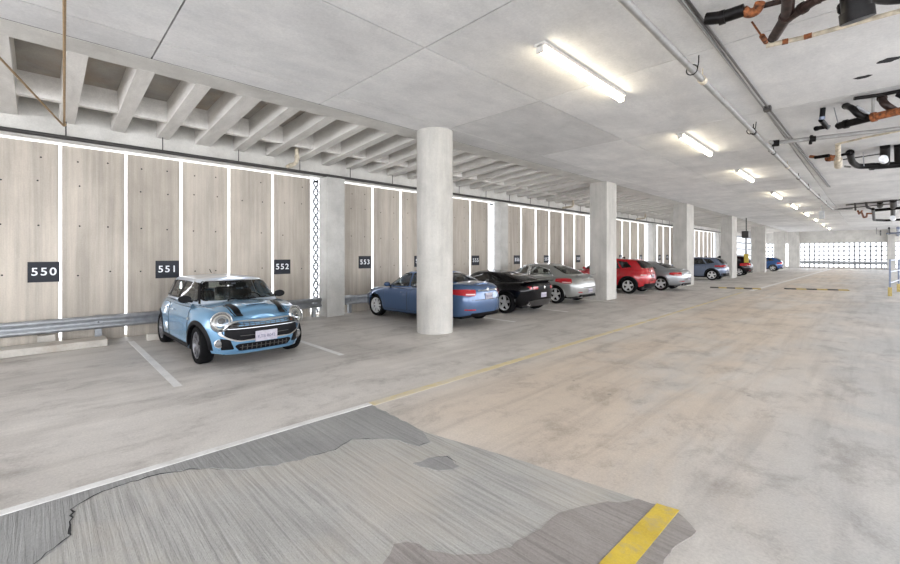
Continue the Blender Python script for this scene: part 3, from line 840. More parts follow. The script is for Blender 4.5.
for sg in (1, -1):
    def lamp(name, mat, prof, p, d, par, n=36):
        q = Vector((1, 0, 0)).rotation_difference(Vector(d).normalized()).to_matrix()
        m = MB(); m.lathe(prof, 'x', n, close=False); m.v = [tuple(q @ Vector(v)+Vector(p)) for v in m.v]
        return m.build(name, mat, par, smooth=50)
    hp = Vector((B.end(.60, .735, 1)-.005, sg*.625, .735)); hd = (.86, sg*.40, .30)
    lamp('headlight_pod', P_MINI, [(.172, -.22), (.172, -.03), (.158, .012)], hp, hd, root)
    hl = lamp('headlight', M['lampbowl'], [(.148, .012), (.13, -.02), (.09, -.045), (.03, -.055), (0, -.056)], hp, hd, root)
    lamp('chrome_bezel', M['chrome'], [(.165, -.01), (.164, .014), (.157, .022), (.146, .016), (.142, .0)], hp, hd, hl)
    lamp('daytime_ring', M['lampwarm'], [(.122, -.02), (.122, .004), (.104, .004), (.104, -.03)], hp, hd, hl)
    lamp('lamp_projector', M['glassdark'], [(.055, -.05), (.055, -.02), (.035, .0), (0, .006)], hp+Vector((0, sg*.0, .012)), hd, hl, 24)
    lamp('projector_ring', M['chrome'], [(.066, -.05), (.066, -.012), (.055, -.01), (.054, -.03)], hp+Vector((0, 0, .012)), hd, hl, 24)
    lamp('headlight_lens', M['lens'], [(.147, .014), (.12, .034), (.07, .048), (0, .053)], hp, hd, hl)
    fp = rounded([(.47,.29),(.53,.45),(.81,.50),(.835,.33),(.74,.275)], .025)
    if sg < 0: fp = [(-a, z) for a, z in fp]
    fv = patch(lambda y, z, e=0.: (B.end(y, z, 1)+.006+e, y, z), fp, 14, 5).build('corner_vent', M['black'], root, smooth=40)
    fq = Vector((B.end(.66, .39, 1)+.012, sg*.66, .39)); fd = (.93, sg*.34, .03)
    lamp('fog_lamp', M['foglens'], [(.055, -.03), (.055, .004), (.04, .018), (0, .024)], fq, fd, fv, 24)
    lamp('fog_lamp_ring', M['chrome'], [(.068, -.03), (.068, .010), (.057, .014), (.055, .0)], fq, fd, fv, 24)
    # hood stripes
    for a, b in ((.335, .435), (.455, .472)):
        strip(B.cmap(.004), [(1.30, sg*a), (1.82, sg*(a-.03)), (1.82, sg*(b-.03)), (1.30, sg*b)] if sg > 0 else [(1.30, sg*b), (1.82, sg*(b-.03)), (1.82, sg*(a-.03)), (1.30, sg*a)], 'hood_stripe', M['black'], root, 16, 3)
    # turn repeater on the front wing
    strip(B.smap(sg, .008), [(.80,.70),(.92,.71),(.90,.75),(.80,.735)], 'side_scuttle', M['chrome'], root, 4, 2)
    # dark sill cladding
    strip(B.smap(sg, .012), [(-.86,.23),(.86,.23),(.86,.30),(-.86,.30)], 'sill_cladding', M['black'], root, 20, 3)
    wp = MB(); wp.tube([(G.end(sg*.10-.1, .995, 1)+.02, sg*.12-.16, .995), (G.end(sg*.30+.05, 1.02, 1)+.02, sg*.30+.12, 1.03)], .008, 6); wp.build('wiper', M['black'], root)
# hood scoop, badge, hood seam
sc = MB(); rows = []
for i in range(13):
    y = -.22+.44*i/12; q = 1-(abs(y)/.22)**4
    rows.append([(1.42, y, B.capz(1.42, y)+.002), (1.55, y, B.capz(1.55, y)+.022*q+.002), (1.585, y, B.capz(1.585, y)+.024*q+.002), (1.59, y, B.capz(1.59, y)+.001)])
sc.grid(rows); so = sc.build('hood_scoop', P_MINI, root, smooth=40)
sl = MB(); sl.grid([[(1.592, -.19+.38*i/12, B.capz(1.59, -.19+.38*i/12)+.003), (1.588, -.19+.38*i/12, B.capz(1.588, -.19+.38*i/12)+.021*(1-(abs(-.19+.38*i/12)/.22)**4))] for i in range(13)]); sl.build('scoop_opening', M['black'], so)
bd = MB(); bd.lathe([(.0, .012), (.03, .012), (.036, .004), (.036, -.01)], 'x', 20, (B.end(0, .80, 1)-.03, 0, .815), close=False); bd.build('badge', M['thinpipe'], root, smooth=50)
bd = MB(); bd.box(0, .012, -.085, -.036, .806, .824, .004); bd.box(0, .012, .036, .085, .806, .824, .004)
for q in range(len(bd.v)): bd.v[q] = (bd.v[q][0]+B.end(0, .80, 1)-.032, bd.v[q][1], bd.v[q][2])
bd.build('badge_wings', M['chrome'], root)
rm = MB(); rm.box(.33, .40, -.10, .10, 1.235, 1.29, .02); rm.build('rear_view_mirror', M['interior'], root, smooth=40)
st = MB(); st.box(.50, .503, -.06, .02, 1.255, 1.285); st.build('windshield_sticker', M['plate'], root, loc=(.005, 0, 0))
for sg in (1, -1): wrap_lamp(B, sg, 'r', [(-.05,.62),(.25,.62),(.25,.82),(-.05,.82)], 'taillight', M['tail'], root)
m = MB(); m.tube([(-.9, 0, 1.43), (-1.0, 0, 1.50)], .008, 6); m.build('antenna', M['black'], root)

# ---- shared outlines for the other cars
SEDAN = dict(front=[(.15,2.02),(.35,2.16),(.6,2.15),(.8,2.0)], rear=[(.15,2.12),(.35,2.26),(.6,2.28),(.85,2.24),(1.0,2.16)], width=[(.15,.84),(.4,.89),(.7,.895),(.95,.84),(1.05,.80)],
    n=4.4, top=[(-2.28,.99),(-1.7,1.01),(-.8,.95),(.5,.91),(1.0,.89),(1.7,.80),(2.16,.64)], crown=[(-2.28,.03),(-1.6,.05),(1.0,.06),(1.9,.07),(2.15,.04)],
    sill=[(-2.28,.36),(-1.8,.26),(1.7,.22),(2.15,.22)], roll=.12, flare=.016, xf=1.325, xr=-1.325, r=.325, tw=.21, wheel=MULTI, clad=.018,
    gf=[(.78,1.32),(.9,1.12),(1.2,.58),(1.40,.16)], gr=[(.85,1.98),(1.0,1.82),(1.2,1.42),(1.40,.88)], gw=[(.78,.81),(1.0,.765),(1.4,.585)],
    roof=[(-1.2,1.34),(-.8,1.375),(-.3,1.395),(.1,1.375),(.4,1.36)], rcrown=[(-1,.03),(.2,.045)], gbot=.80, gn=4.6, gxe=.88, groll=.08,
    windshield=[(-.64,.95),(.64,.95),(.52,1.33),(-.52,1.33)], rear_window=[(-.63,1.06),(.63,1.06),(.52,1.32),(-.52,1.32)],
    side_windows=[[(-.04,.955),(.84,.955),(.30,1.31),(.06,1.325),(-.04,1.325)],[(-.12,.96),(-.12,1.325),(-.66,1.30),(-1.00,1.17),(-1.16,.985)]],
    doors=[(-.08,.93,.29,.885,.0),(-.92,-.12,.29,.895,-.12)], mirror=(.80,.985), dash=.72, seats=[-.02,-.85])
def rear_kit(root, B, zl0, zl1, zp, txt, paint, uw=.55, us=-.16, valance=True, trunk=True, zt=.60, exhaust=True, badge=True):
    for sg in (1, -1):
        wrap_lamp(B, sg, 'r', rounded([(us, zl0+.05), (uw*.6, zl0), (uw, zl0+.01), (uw, zl1), (uw*.5, zl1+.01), (us, zl1-.01)], .03), 'taillight', M['tail'], root)
        t = wrap_lamp(B, sg, 'r', [(uw*.45, zl0+.03), (uw*.95, zl0+.03), (uw*.95, zl0+.06), (uw*.45, zl0+.06)], 'reverse_lamp', M['tailclear'], root, .012, 6)
        strip(B.fmap(-1, .008), [(sg*.50, .44), (sg*.72, .44), (sg*.72, .47), (sg*.50, .47)] if sg > 0 else [(-.72,.44),(-.50,.44),(-.50,.47),(-.72,.47)], 'reflector', M['tail'], root, 5, 1)
    if trunk:
        b = B.end(0, .8, -1)
        strip(B.fmap(-1, .002), [(-.66, zt-.008), (.66, zt-.008), (.66, zt+.008), (-.66, zt+.008)], 'trunk_seam', M['black'], root, 18, 1)
    if valance: strip(B.fmap(-1, .010), [(-.62,.27),(.62,.27),(.60,.37),(-.60,.37)], 'rear_valance', M['black'], root, 18, 3)
    if exhaust:
        for sg in (1, -1):
            m = MB(); x = B.end(.5, .3, -1); m.lathe([(.035, -.05), (.045, -.05), (.045, .12), (.035, .12)], 'x', 16, (x+.02, sg*.48, .29), close=False); m.build('exhaust_tip', M['chrome'], root, smooth=40)
    if badge:
        m = MB(); m.lathe([(.0, -.012), (.045, -.010), (.055, .004)], 'x', 20, (B.end(0, zl1-.02, -1)-.002, 0, zl1-.02), close=False); m.build('badge', M['chrome'], root, smooth=50)
    plate(root, B, -1, zp, txt)
def front_kit(root, B, z0, z1):
    for sg in (1, -1):
        wrap_lamp(B, sg, 'f', rounded([(-.20, z1-.03), (.35, z0), (.5, z0+.02), (.45, z1-.02), (-.20, z1)], .03), 'headlight', M['lampbowl'], root)
    g = strip(B.fmap(1, .006), [(-.45,.50),(.45,.50),(.52,.63),(-.52,.63)], 'grille', M['black'], root, 16, 4)
    strip(B.fmap(1, .006), [(-.58,.26),(.58,.26),(.52,.40),(-.52,.40)], 'lower_intake', M['black'], root, 16, 4)
def finish(root, G, B, fin=False):
    if fin:
        x = -.75; m = MB(); zt = G.capz(x, 0) if abs(x) < 1.5 else 1.4
        m.add([(x+.10, -.015, zt-.01), (x-.10, -.02, zt-.01), (x-.10, .02, zt-.01), (x+.10, .015, zt-.01), (x-.07, 0, zt+.06), (x-.10, 0, zt+.06)], [(0,1,2,3),(0,4,5,1),(3,2,5,4),(0,3,4),(1,5,2)])
        m.build('antenna_fin', M['black'], root)

S = dict(SEDAN, scale=1.07, top=[(-2.28,1.08),(-1.7,1.10),(-.8,1.0),(.5,.92),(1.0,.90),(1.7,.82),(2.16,.66)], rear_window=[(-.63,1.14),(.63,1.14),(.52,1.33),(-.52,1.33)], rear=[(.15,2.12),(.35,2.26),(.6,2.28),(.9,2.25),(1.1,2.16)])
root, B, G = base_car('sedan', 'slate blue sedan parked nose in, half hidden by the nearest round column', (-9.91, 8.76, 0), PI+.065, S, P_CAM)
rear_kit(root, B, .80, .96, .78, '7BR·K490', P_CAM, .40, -.16, zt=.70, exhaust=False); front_kit(root, B, .56, .74)
strip(B.fmap(-1, .012), [(-.40,.92),(.40,.92),(.40,.945),(-.40,.945)], 'chrome_strip', M['chrome'], root, 12, 1)

S = dict(SEDAN, front=[(.15,2.0),(.35,2.1),(.6,2.08),(.8,1.98)], rear=[(.15,2.0),(.35,2.14),(.6,2.19),(.85,2.22),(1.0,2.18)], width=[(.15,.88),(.4,.94),(.7,.945),(.95,.86),(1.02,.82)],
    top=[(-2.2,1.0),(-1.7,1.0),(-1.2,.99),(-.4,.94),(.5,.92),(1.0,.92),(1.7,.86),(2.1,.68)], roof=[(-1.2,1.24),(-.6,1.29),(-.2,1.30),(.2,1.28),(.4,1.27)], n=4.2, flare=.04,
    gf=[(.78,1.05),(.95,.86),(1.2,.40),(1.32,.12)], gr=[(.85,2.0),(1.0,1.80),(1.2,1.25),(1.32,.75)], gw=[(.78,.80),(1.0,.74),(1.32,.56)],
    windshield=[(-.62,.98),(.62,.98),(.52,1.25),(-.52,1.25)], rear_window=[(-.60,1.05),(.60,1.05),(.50,1.25),(-.50,1.25)],
    side_windows=[[(-.62,.99),(.62,.975),(.24,1.20),(.0,1.225),(-.45,1.215)],[(-1.05,1.04),(-.70,1.0),(-.56,1.20),(-.72,1.19)]], doors=[(-.55,.80,.28,.90,0)],
    mirror=(.58,1.02), r=.345, tw=.25, wheel=FIVE, glass='glassdark', seats=[-.15], dash=.55, crown=[(-2.28,.02),(-1.6,.03),(1.0,.06),(1.9,.07),(2.15,.04)])
S = shorten(dict(S, scale=1.06), .2)
root, B, G = base_car('coupe', 'black coupe with a rear spoiler parked nose in, between the blue and silver sedans', (-10.05, 12.06, 0), PI, S, P_BLK)
for sg in (1, -1):
    for y0, y1 in ((.34, .54), (.57, .77)):
        pl = [(y0,.79),(y1,.79),(y1,.875),(y0,.875)]
        if sg < 0: pl = [(-b, z) for b, z in pl]
        strip(B.fmap(-1, .010), pl, 'taillight', M['tail'], root, 8, 2)
    m = MB(); m.lathe([(.04, -.05), (.055, -.05), (.055, .12), (.04, .12)], 'x', 18, (B.end(.6, .3, -1)+.0, sg*.60, .33), close=False); m.build('exhaust_tip', M['chrome'], root, smooth=40)
sp = strip(B.fmap(-1, .004), [(-.80,.76),(.80,.76),(.80,.90),(-.80,.90)], 'tail_panel', M['black'], root, 18, 2)
dv = MB(); dv.cur = 0
patch(B.fmap(-1, .012), rounded([(-.78,.25),(.78,.25),(.70,.40),(.40,.46),(-.40,.46),(-.70,.40)], .03), 22, 4, dv).build('rear_diffuser', M['thinpipe'], root, smooth=40)
m = MB(); rows = []
for i in range(21):
    y = -.80+1.6*i/20; q = (abs(y)/.8)**3; xx = -2.12+.10*q
    rows.append([(xx+.22, y, 1.005-.02*q), (xx+.02, y, 1.055-.03*q), (xx-.05, y, 1.06-.03*q), (xx-.04, y, 1.035-.03*q), (xx+.1, y, .985-.03*q)])
m.grid(rows); m.build('spoiler', P_BLK, root, smooth=50)
plate(root, B, -1, .60, 'LFK·2218', .30, .15); front_kit(root, B, .62, .74)
m = MB(); m.lathe([(.0, -.010), (.05, -.008), (.06, .004)], 'x', 4, (B.end(0, .835, -1)-.012, 0, .835), close=False); m.build('badge', M['chrome'], root)

S = dict(SEDAN, wheel=FIVE, glass='glass', chrome_trim=True, chrome_handle=True, r=.335, top=[(-2.28,1.04),(-1.7,1.05),(-.8,.99),(.5,.95),(1.0,.93),(1.7,.83),(2.16,.66)],
    gf=[(.78,1.36),(.95,1.12),(1.25,.58),(1.45,.16)], gr=[(.85,2.04),(1.05,1.86),(1.25,1.46),(1.45,.90)], roof=[(-1.2,1.39),(-.8,1.43),(-.3,1.45),(.1,1.43),(.4,1.41)], gw=[(.78,.81),(1.0,.775),(1.45,.585)],
    windshield=[(-.64,.99),(.64,.99),(.52,1.38),(-.52,1.38)], rear_window=[(-.63,1.10),(.63,1.10),(.52,1.37),(-.52,1.37)],
    side_windows=[[(-.04,.995),(.84,.995),(.30,1.36),(.06,1.38),(-.04,1.38)],[(-.12,1.0),(-.12,1.38),(-.66,1.355),(-1.00,1.22),(-1.18,1.03)]], mirror=(.80,1.03))
S = shorten(dict(S, scale=1.09), .55)
root, B, G = base_car('sedan', 'silver sedan with chrome window trim parked nose in, beside the black coupe', (-10.38, 15.72, 0), PI, S, P_SIL)
rear_kit(root, B, .76, .94, .50, 'HZM·6631', P_SIL, .26, .02, zt=.62); front_kit(root, B, .58, .76)
strip(B.fmap(-1, .014), [(-.42,.90),(.42,.90),(.42,.93),(-.42,.93)], 'chrome_strip', M['chrome'], root, 12, 1); finish(root, G, B)
m = MB(); rows = []
for i in range(17):
    y = -.70+1.4*i/16; rows.append([(-2.02, y, B.capz(-2.02, y)+.0), (-2.16, y, B.capz(-2.14, y)+.04), (-2.18, y, B.capz(-2.14, y)+.01)])
m.grid(rows); m.build('trunk_lip', P_SIL, root, smooth=50)

SUV = dict(SEDAN, front=[(.15,1.98),(.35,2.08),(.7,2.08),(.95,1.95)], rear=[(.15,1.94),(.35,2.06),(.7,2.10),(1.0,2.04),(1.15,1.96)], width=[(.15,.84),(.4,.89),(.75,.90),(1.05,.84),(1.2,.80)],
    top=[(-2.1,1.10),(-1.5,1.12),(-.6,1.06),(.5,1.01),(1.0,.99),(1.7,.92),(2.08,.78)], sill=[(-2.08,.42),(-1.7,.30),(1.6,.28),(2.08,.28)], r=.345, clad=.06, clad_black=True, archgap=.04, flare=.02,
    gf=[(.9,1.22),(1.05,1.0),(1.35,.52),(1.58,.20)], gr=[(.95,2.04),(1.15,1.98),(1.35,1.82),(1.58,1.48)], gw=[(.9,.82),(1.1,.785),(1.58,.62)],
    roof=[(-1.7,1.48),(-1.2,1.53),(-.4,1.56),(.1,1.545),(.5,1.53)], rcrown=[(-1.6,.025),(.2,.04)], gbot=.9, wheel=FIVE,
    windshield=[(-.66,1.05),(.66,1.05),(.55,1.49),(-.55,1.49)], rear_window=[(-.60,1.14),(.60,1.14),(.52,1.46),(-.52,1.46)],
    side_windows=[[(.0,1.06),(.80,1.05),(.34,1.47),(.10,1.49),(.0,1.49)],[(-.09,1.065),(-.09,1.49),(-.70,1.47),(-.95,1.11)],[(-1.42,1.19),(-1.04,1.12),(-.80,1.46),(-1.20,1.42)]],
    doors=[(-.05,.93,.36,.98,0),(-.92,-.09,.36,.99,-.1)], mirror=(.76,1.10), glass='glassdark', seats=[0,-.85], dash=.75)
root, B, G = base_car('crossover', 'red crossover parked nose in, just beyond the square column', (-10.1, 22.1, 0), PI, shorten(dict(SUV, scale=1.13), .3), P_RED)
rear_kit(root, B, .80, 1.02, .78, 'DPX·3175', P_RED, .40, -.16, zt=.60, exhaust=False); front_kit(root, B, .70, .88); finish(root, G, B, True)
for sg in (1, -1): strip(B.smap(sg, .012), [(-.92,.29),(.92,.29),(.92,.37),(-.92,.37)], 'sill_cladding', M['black'], root, 16, 2)
strip(B.fmap(-1, .014), [(-.80,.36),(.80,.36),(.78,.46),(-.78,.46)], 'bumper_cladding', M['black'], root, 18, 3)

S = dict(SEDAN, top=[(-2.28,.97),(-1.7,.98),(-.8,.95),(.5,.92),(1.0,.92),(1.7,.86),(2.16,.70)], gf=[(.78,1.05),(.95,.86),(1.2,.40),(1.36,.12)], gr=[(.85,1.98),(1.0,1.72),(1.2,1.30),(1.36,.80)],
    roof=[(-1.2,1.28),(-.6,1.32),(-.2,1.335),(.2,1.31),(.4,1.30)], windshield=[(-.62,.98),(.62,.98),(.52,1.28),(-.52,1.28)], rear_window=[(-.60,1.05),(.60,1.05),(.50,1.27),(-.50,1.27)],
    side_windows=[[(-.60,.985),(.62,.975),(.24,1.23),(.0,1.255),(-.45,1.245)],[(-1.10,1.02),(-.68,.99),(-.53,1.23),(-.72,1.21)]], doors=[(-.55,.80,.28,.90,0)], mirror=(.58,1.02), wheel=FIVE, glass='glassdark', seats=[-.15], dash=.55)
root, B, G = base_car('coupe', 'silver grey coupe parked nose in, right beside the red crossover', (-9.62, 25.2, 0), PI, shorten(dict(S, scale=1.17), .25), P_GRY)
rear_kit(root, B, .70, .86, .56, 'MTR·9054', P_GRY, .34, .06, zt=.56); front_kit(root, B, .62, .76)

S = dict(SUV, wheel=FIVE, r=.365, top=[(-2.1,1.14),(-1.5,1.15),(-.6,1.08),(.5,1.03),(1.0,1.02),(1.7,.95),(2.08,.80)])
root, B, G = base_car('crossover', 'slate blue grey crossover parked nose in, between two far columns', (-9.95, 37.3, 0), PI, shorten(dict(S, scale=1.12), .15), P_NX)
rear_kit(root, B, .88, 1.02, .70, 'GSD·4482', P_NX, .6, -.16, zt=.60); front_kit(root, B, .70, .88); finish(root, G, B, True)
strip(B.fmap(-1, .014), [(-.80,.36),(.80,.36),(.78,.48),(-.78,.48)], 'bumper_cladding', M['black'], root, 18, 3)
strip(B.fmap(-1, .012), [(-.40,.93),(.40,.93),(.40,.97),(-.40,.97)], 'light_bar', M['tail'], root, 10, 1)

root, B, G = base_car('crossover', 'dark maroon car mostly hidden between two far columns, near the yellow board', (-9.9, 46.3, 0), PI, shorten(dict(SUV, scale=1.12, roof=[(-1.7,1.56),(-1.2,1.61),(-.4,1.64),(.1,1.62),(.5,1.60)], gf=[(.9,1.22),(1.05,1.0),(1.35,.52),(1.66,.20)], gr=[(.95,2.04),(1.15,1.98),(1.35,1.88),(1.66,1.62)]), .3), P_DRK)
rear_kit(root, B, .80, 1.04, .78, 'NWC·7720', P_DRK, .45, -.12, zt=.60); front_kit(root, B, .70, .88)

root, B, G = base_car('hatchback', 'small mid blue hatchback parked nose in, farthest car of the row', (-9.4, 61.5, 0), PI, dict(SUV, scale=1.1, top=[(-2.1,1.02),(-1.5,1.03),(-.6,.98),(.5,.95),(1.0,.93),(1.7,.86),(2.08,.72)], gbot=.84,
    roof=[(-1.7,1.38),(-1.2,1.43),(-.4,1.47),(.1,1.455),(.5,1.44)], gf=[(.84,1.22),(1.0,1.0),(1.28,.52),(1.5,.20)], gr=[(.88,2.04),(1.08,1.98),(1.28,1.80),(1.5,1.46)], gw=[(.84,.82),(1.05,.785),(1.5,.62)],
    windshield=[(-.66,.99),(.66,.99),(.55,1.40),(-.55,1.40)], rear_window=[(-.60,1.08),(.60,1.08),(.52,1.37),(-.52,1.37)],
    side_windows=[[(.0,1.0),(.80,.99),(.34,1.38),(.10,1.40),(.0,1.40)],[(-.09,1.005),(-.09,1.40),(-.70,1.38),(-.95,1.05)],[(-1.42,1.12),(-1.04,1.06),(-.80,1.37),(-1.20,1.33)]], mirror=(.76,1.03), clad_black=False), P_HAT)
rear_kit(root, B, .72, .94, .74, 'CVA·1196', P_HAT, .45, -.12, zt=.56); front_kit(root, B, .66, .82)

# ================================================================== FITTINGS AND SMALL THINGS
# numbered stall signs on the panel wall
SIGNW, SIGNH = .50, .44
def sy(x): r = ray(x, 250); return r.y*WX/r.x
for num, y, lb in (('550', .06, 'nearest to the camera'), ('551', 2.31, 'left above the compact car'), ('552', 5.25, 'left of the first wall pier'),
                   ('553', 8.19, 'above the nose of the blue sedan'), ('554', 10.72, 'beside the round column'), ('555', sy(475.3), 'above the black coupe'),
                   ('556', sy(516.8), 'just past the second wall pier'), ('557', sy(546.3), 'above the silver sedan roof'), ('558', sy(578), 'above the silver sedan trunk'),
                   ('560', sy(620.5), 'beside the second column'), ('561', sy(640.6), 'above the red crossover tail'), ('562', sy(659.4), 'above the silver grey coupe'), ('563', sy(667.2), 'left of the third column')):
    s = thing('parking_sign', f'dark stall sign reading {num} on the panel wall, {lb}', 'sign', (WX, y, 1.61 if y < 7 else 1.71), 0, 'numbered stall signs')
    MB().box(0.0, .022, -SIGNW/2, SIGNW/2, -SIGNH/2, SIGNH/2, .004).build('board', M['sign'], s)
    text('lettering', num, .235, M['signw'], s, (.024, 0, 0), (PI/2, 0, PI/2), .002, 1.22, off=.003)

# guard rail and kerb along the wall
def guard_rail(y0, y1, label, posts, x=-12.40):
    t = thing('guard_rail', label, 'guard rail', (x, (y0+y1)/2, 0), 0, 'guard rails along the panel wall'); h = (y1-y0)/2; c = (y0+y1)/2
    prof = [(0,.29),(.035,.30),(.075,.335),(.075,.365),(.03,.40),(.0,.43),(.0,.455),(.03,.485),(.075,.52),(.075,.55),(.035,.585),(0,.595)]
    m = MB(); m.grid([[(a, yy, z) for a, z in prof] for yy in (-h, h)])
    m.build('rail', M['galv'], t, smooth=50, solid=.006)
    for py in posts:
        p = MB(); p.box(-.10, -.02, py-c-.06, py-c+.06, 0, .60); p.box(-.10, .02, py-c-.08, py-c+.08, .36, .52); p.build('post', M['galv'], t)
        b = MB(); b.lathe([(.02, 0), (.02, .015)], 'x', 8, (.005, py-c, .442)); b.build('bolt', M['thinpipe'], t)
guard_rail(-4.0, 6.42, 'galvanised guard rail along the wall behind the light blue compact car', (-2.0, .95, 3.6, 6.2))
guard_rail(7.12, 15.3, 'galvanised guard rail on the wall in front of the slate blue sedan', (7.5, 10.2, 13, 15))
guard_rail(16.1, 25.0, 'galvanised guard rail on the wall in front of the silver sedan', (16.5, 19, 22, 24.5))
bl = MB().box(-.1, .1, -.14, .14, 0, .26, .01); tag(bl.build('concrete_block', M['curb'], loc=(-12.47, .08, .10)), 'tan concrete block under the guard rail near sign 550', 'block').location = (-12.46, .1, 0)
k = MB(); k.box(-.26, .26, -4.6, 1.05, 0, .15, .02); tag(k.build('concrete_kerb', M['curb'], loc=(-12.0, 0, 0)), 'low concrete kerb on the floor in front of the guard rail by sign 550', 'kerb').location = (-11.92, 0, 0)
k = MB(); k.box(-.10, .10, -.85, .85, 0, .15, .03); tag(k.build('wheel_stop', M['curb'], loc=(-11.42, 2.72, 0)), 'concrete wheel stop behind the rear wheels of the light blue compact car', 'wheel stop').location = (-11.75, 2.60, 0)

# conduit along the header, held by short rods
c = thing('wall_conduit', 'dark pipe running along the top of the panel wall on short rods', 'pipe', (-12.25, 30, 4.52))
MB().tube([(0, -38, 0), (0, 33, 0)], .045, 12).build('pipe', M['thinpipe'], c, smooth=50)
for i in range(25):
    y = -29.6+i*1.75
    MB().tube([(0, y, .03), (0, y, .36)], .012, 6).build('hanger', M['thinpipe'], c)
def drop_pipe(y, label):
    t = thing('drain_pipe', label, 'pipe', (-11.9, y, 4.3), 0, 'pale drop pipes by the panel wall')
    m = MB(); m.tube([(.35, .0, 1.08), (.35, .0, .32), (-.30, .0, .30)], .055, 14, .14); m.build('pipe', M['cream'], t, smooth=50)
    m = MB(); m.lathe([(.068, .42), (.068, .50)], 'z', 16, (.35, 0, 0)); m.lathe([(.068, -.05), (.068, .05)], 'x', 16, (-.05, 0, .305)); m.build('coupling', M['cream'], t, smooth=40)
drop_pipe(5.24, 'pale drop pipe coming down from the deck left of the first wall pier')
drop_pipe(20.99, 'pale drop pipe on the deck left of the second column')
drop_pipe(31.49, 'pale drop pipe on the deck above the red crossover')
# brown pipe and brace at the near left
t = thing('braced_pipe', 'brown pipe with a diagonal brace under the ceiling at the near left', 'pipe', (-6.81, .2, 5.05))
a = Vector((-6.2, .19, 5.11)); b = Vector((-12.12, .37, 4.75)); o = Vector(t.location)
MB().tube([a-o, b-o], .019, 12).build('pipe', M['copper'], t, smooth=50)
MB().tube([Vector((-8.75, -.55, 4.98))-o, Vector((-12.08, .36, 4.73))-o], .017, 10).build('brace', M['copper'], t, smooth=50)
m = MB(); m.lathe([(.028, -.04), (.028, .04)], 'x', 12, (.45, -.008, .0)); m.build('coupling', M['copper'], t, smooth=40)
m = MB(); m.lathe([(.03, -.05), (.03, .05)], 'x', 12, b-o+Vector((.08,0,0))); m.build('end_clamp', M['copper'], t, smooth=40)

# strip lights along the drive aisle
PLACES = ['nearest and largest of the row', 'second from the camera', 'third from the camera', 'fourth from the camera', 'fifth from the camera', 'sixth from the camera', 'seventh from the camera', 'eighth from the camera', 'farthest of the row']
for i, y in enumerate((6.75, 13.25, 19.8, 27.6, 34.6, 42, 49.8, 58, 67)):
    t = thing('ceiling_light', f'lit strip light on the ceiling above the drive aisle, {PLACES[i]}', 'ceiling light', (-3.46, y, H), 0, 'strip lights above the drive aisle')
    m = MB(); m.box(-.085, .085, -1.46, 1.46, -.055, -.001); m.build('housing', M['lampbody'], t)
    for k in (-1, 1):
        m = MB(); m.tube([(0, k*.025, -.098), (0, k*1.42, -.098)], .046, 14); m.build('lens', M['tube'], t, smooth=50)
        m = MB(); m.box(-.058, .058, k*1.44-.02, k*1.44+.02, -.15, -.03, .008); m.build('end_cap', M['lampbody'], t)
    m = MB(); m.box(-.054, .054, -.022, .022, -.148, -.04, .006); m.build('middle_clip', M['lampbody'], t)

# long pipes under the ceiling on the right
def flange(m, p, d, r, w):
    p = Vector(p); d = Vector(d).normalized(); m.tube([p-d*w/2, p+d*w/2], r, 16)
t = thing('sprinkler_main', 'long pale pipe hung under the ceiling beside the strip lights', 'pipe', (-2.0, 20, 4.95))
MB().tube([(-.02, -19, 0), (.05, 4, 0), (.25, 17.5, 0), (1.2, 17.6, 0)], .05, 16, .3).build('pipe', M['whitepipe'], t, smooth=50)
for y, dark in ((8.0, 0), (12.3, 1), (15.2, 1), (18, 0), (21, 1), (24.5, 1), (29, 1), (33, 1)):
    xx = -.02+.07*(y-1)/23 if y < 24 else .05+.2*(y-24)/13.5
    m = MB(); flange(m, (xx, y-20, 0), (0, 1, 0), .066 if not dark else .062, .12); m.tube([(xx, y-20, .07), (xx, y-20, .2)], .012, 6); m.build('clamp', M['cream'] if not dark else M['iron'], t, smooth=40)
for y in (7.6, 12.3):
    m = MB(); m.tube([(-.02+.08*cos(q*PI/8), y-20.12, .02+.08*sin(q*PI/8)) for q in range(17)]+[(.08, y-20.14, .10), (.10, y-20.2, .19)], .009, 6); m.build('hook', M['iron'], t, smooth=50)
t = thing('electric_conduit', 'thin dark conduit pair running along the ceiling right of the pale pipe', 'conduit', (-1.6, 15, 5.09))
m = MB(); m.tube([(.0, -13, .01), (.08, -4, .01), (.30, 11, .01)], .019, 10); m.build('conduit', M['thinpipe'], t, smooth=50)
m = MB(); m.tube([(-.075, -13, .02), (.005, -4, .02), (.235, 11, .02)], .017, 10); m.build('conduit', M['whitepipe'], t, smooth=50)
m = MB(); m.box(.0, .13, -4.06, -3.9, -.05, .05, .01); m.build('junction_box', M['thinpipe'], t)
t = thing('branch_pipe', 'pair of grey pipes crossing the ceiling from the pale main to the right', 'pipe', (-1.9, 13.7, 4.93))
m = MB(); m.tube([(.09, -.25, -.02), (.09, .0, -.03), (.5, .08, -.03), (3.2, .65, -.02)], .045, 12, .1); m.build('pipe', M['whitepipe'], t, smooth=50)
m = MB(); m.tube([(.2, .28, .06), (3.2, .95, .06)], .03, 12); m.build('pipe', M['whitepipe'], t, smooth=50)
m = MB(); flange(m, (.16, 0, -.03), (1, .1, 0), .085, .16); m.build('coupling', M['iron'], t, smooth=40); m = MB(); flange(m, (.88, .16, -.03), (1, .2, 0), .075, .12); m.tube([(.86, .16, .06), (.84, .12, -.16)], .035, 8); m.build('valve', M['iron'], t, smooth=40)

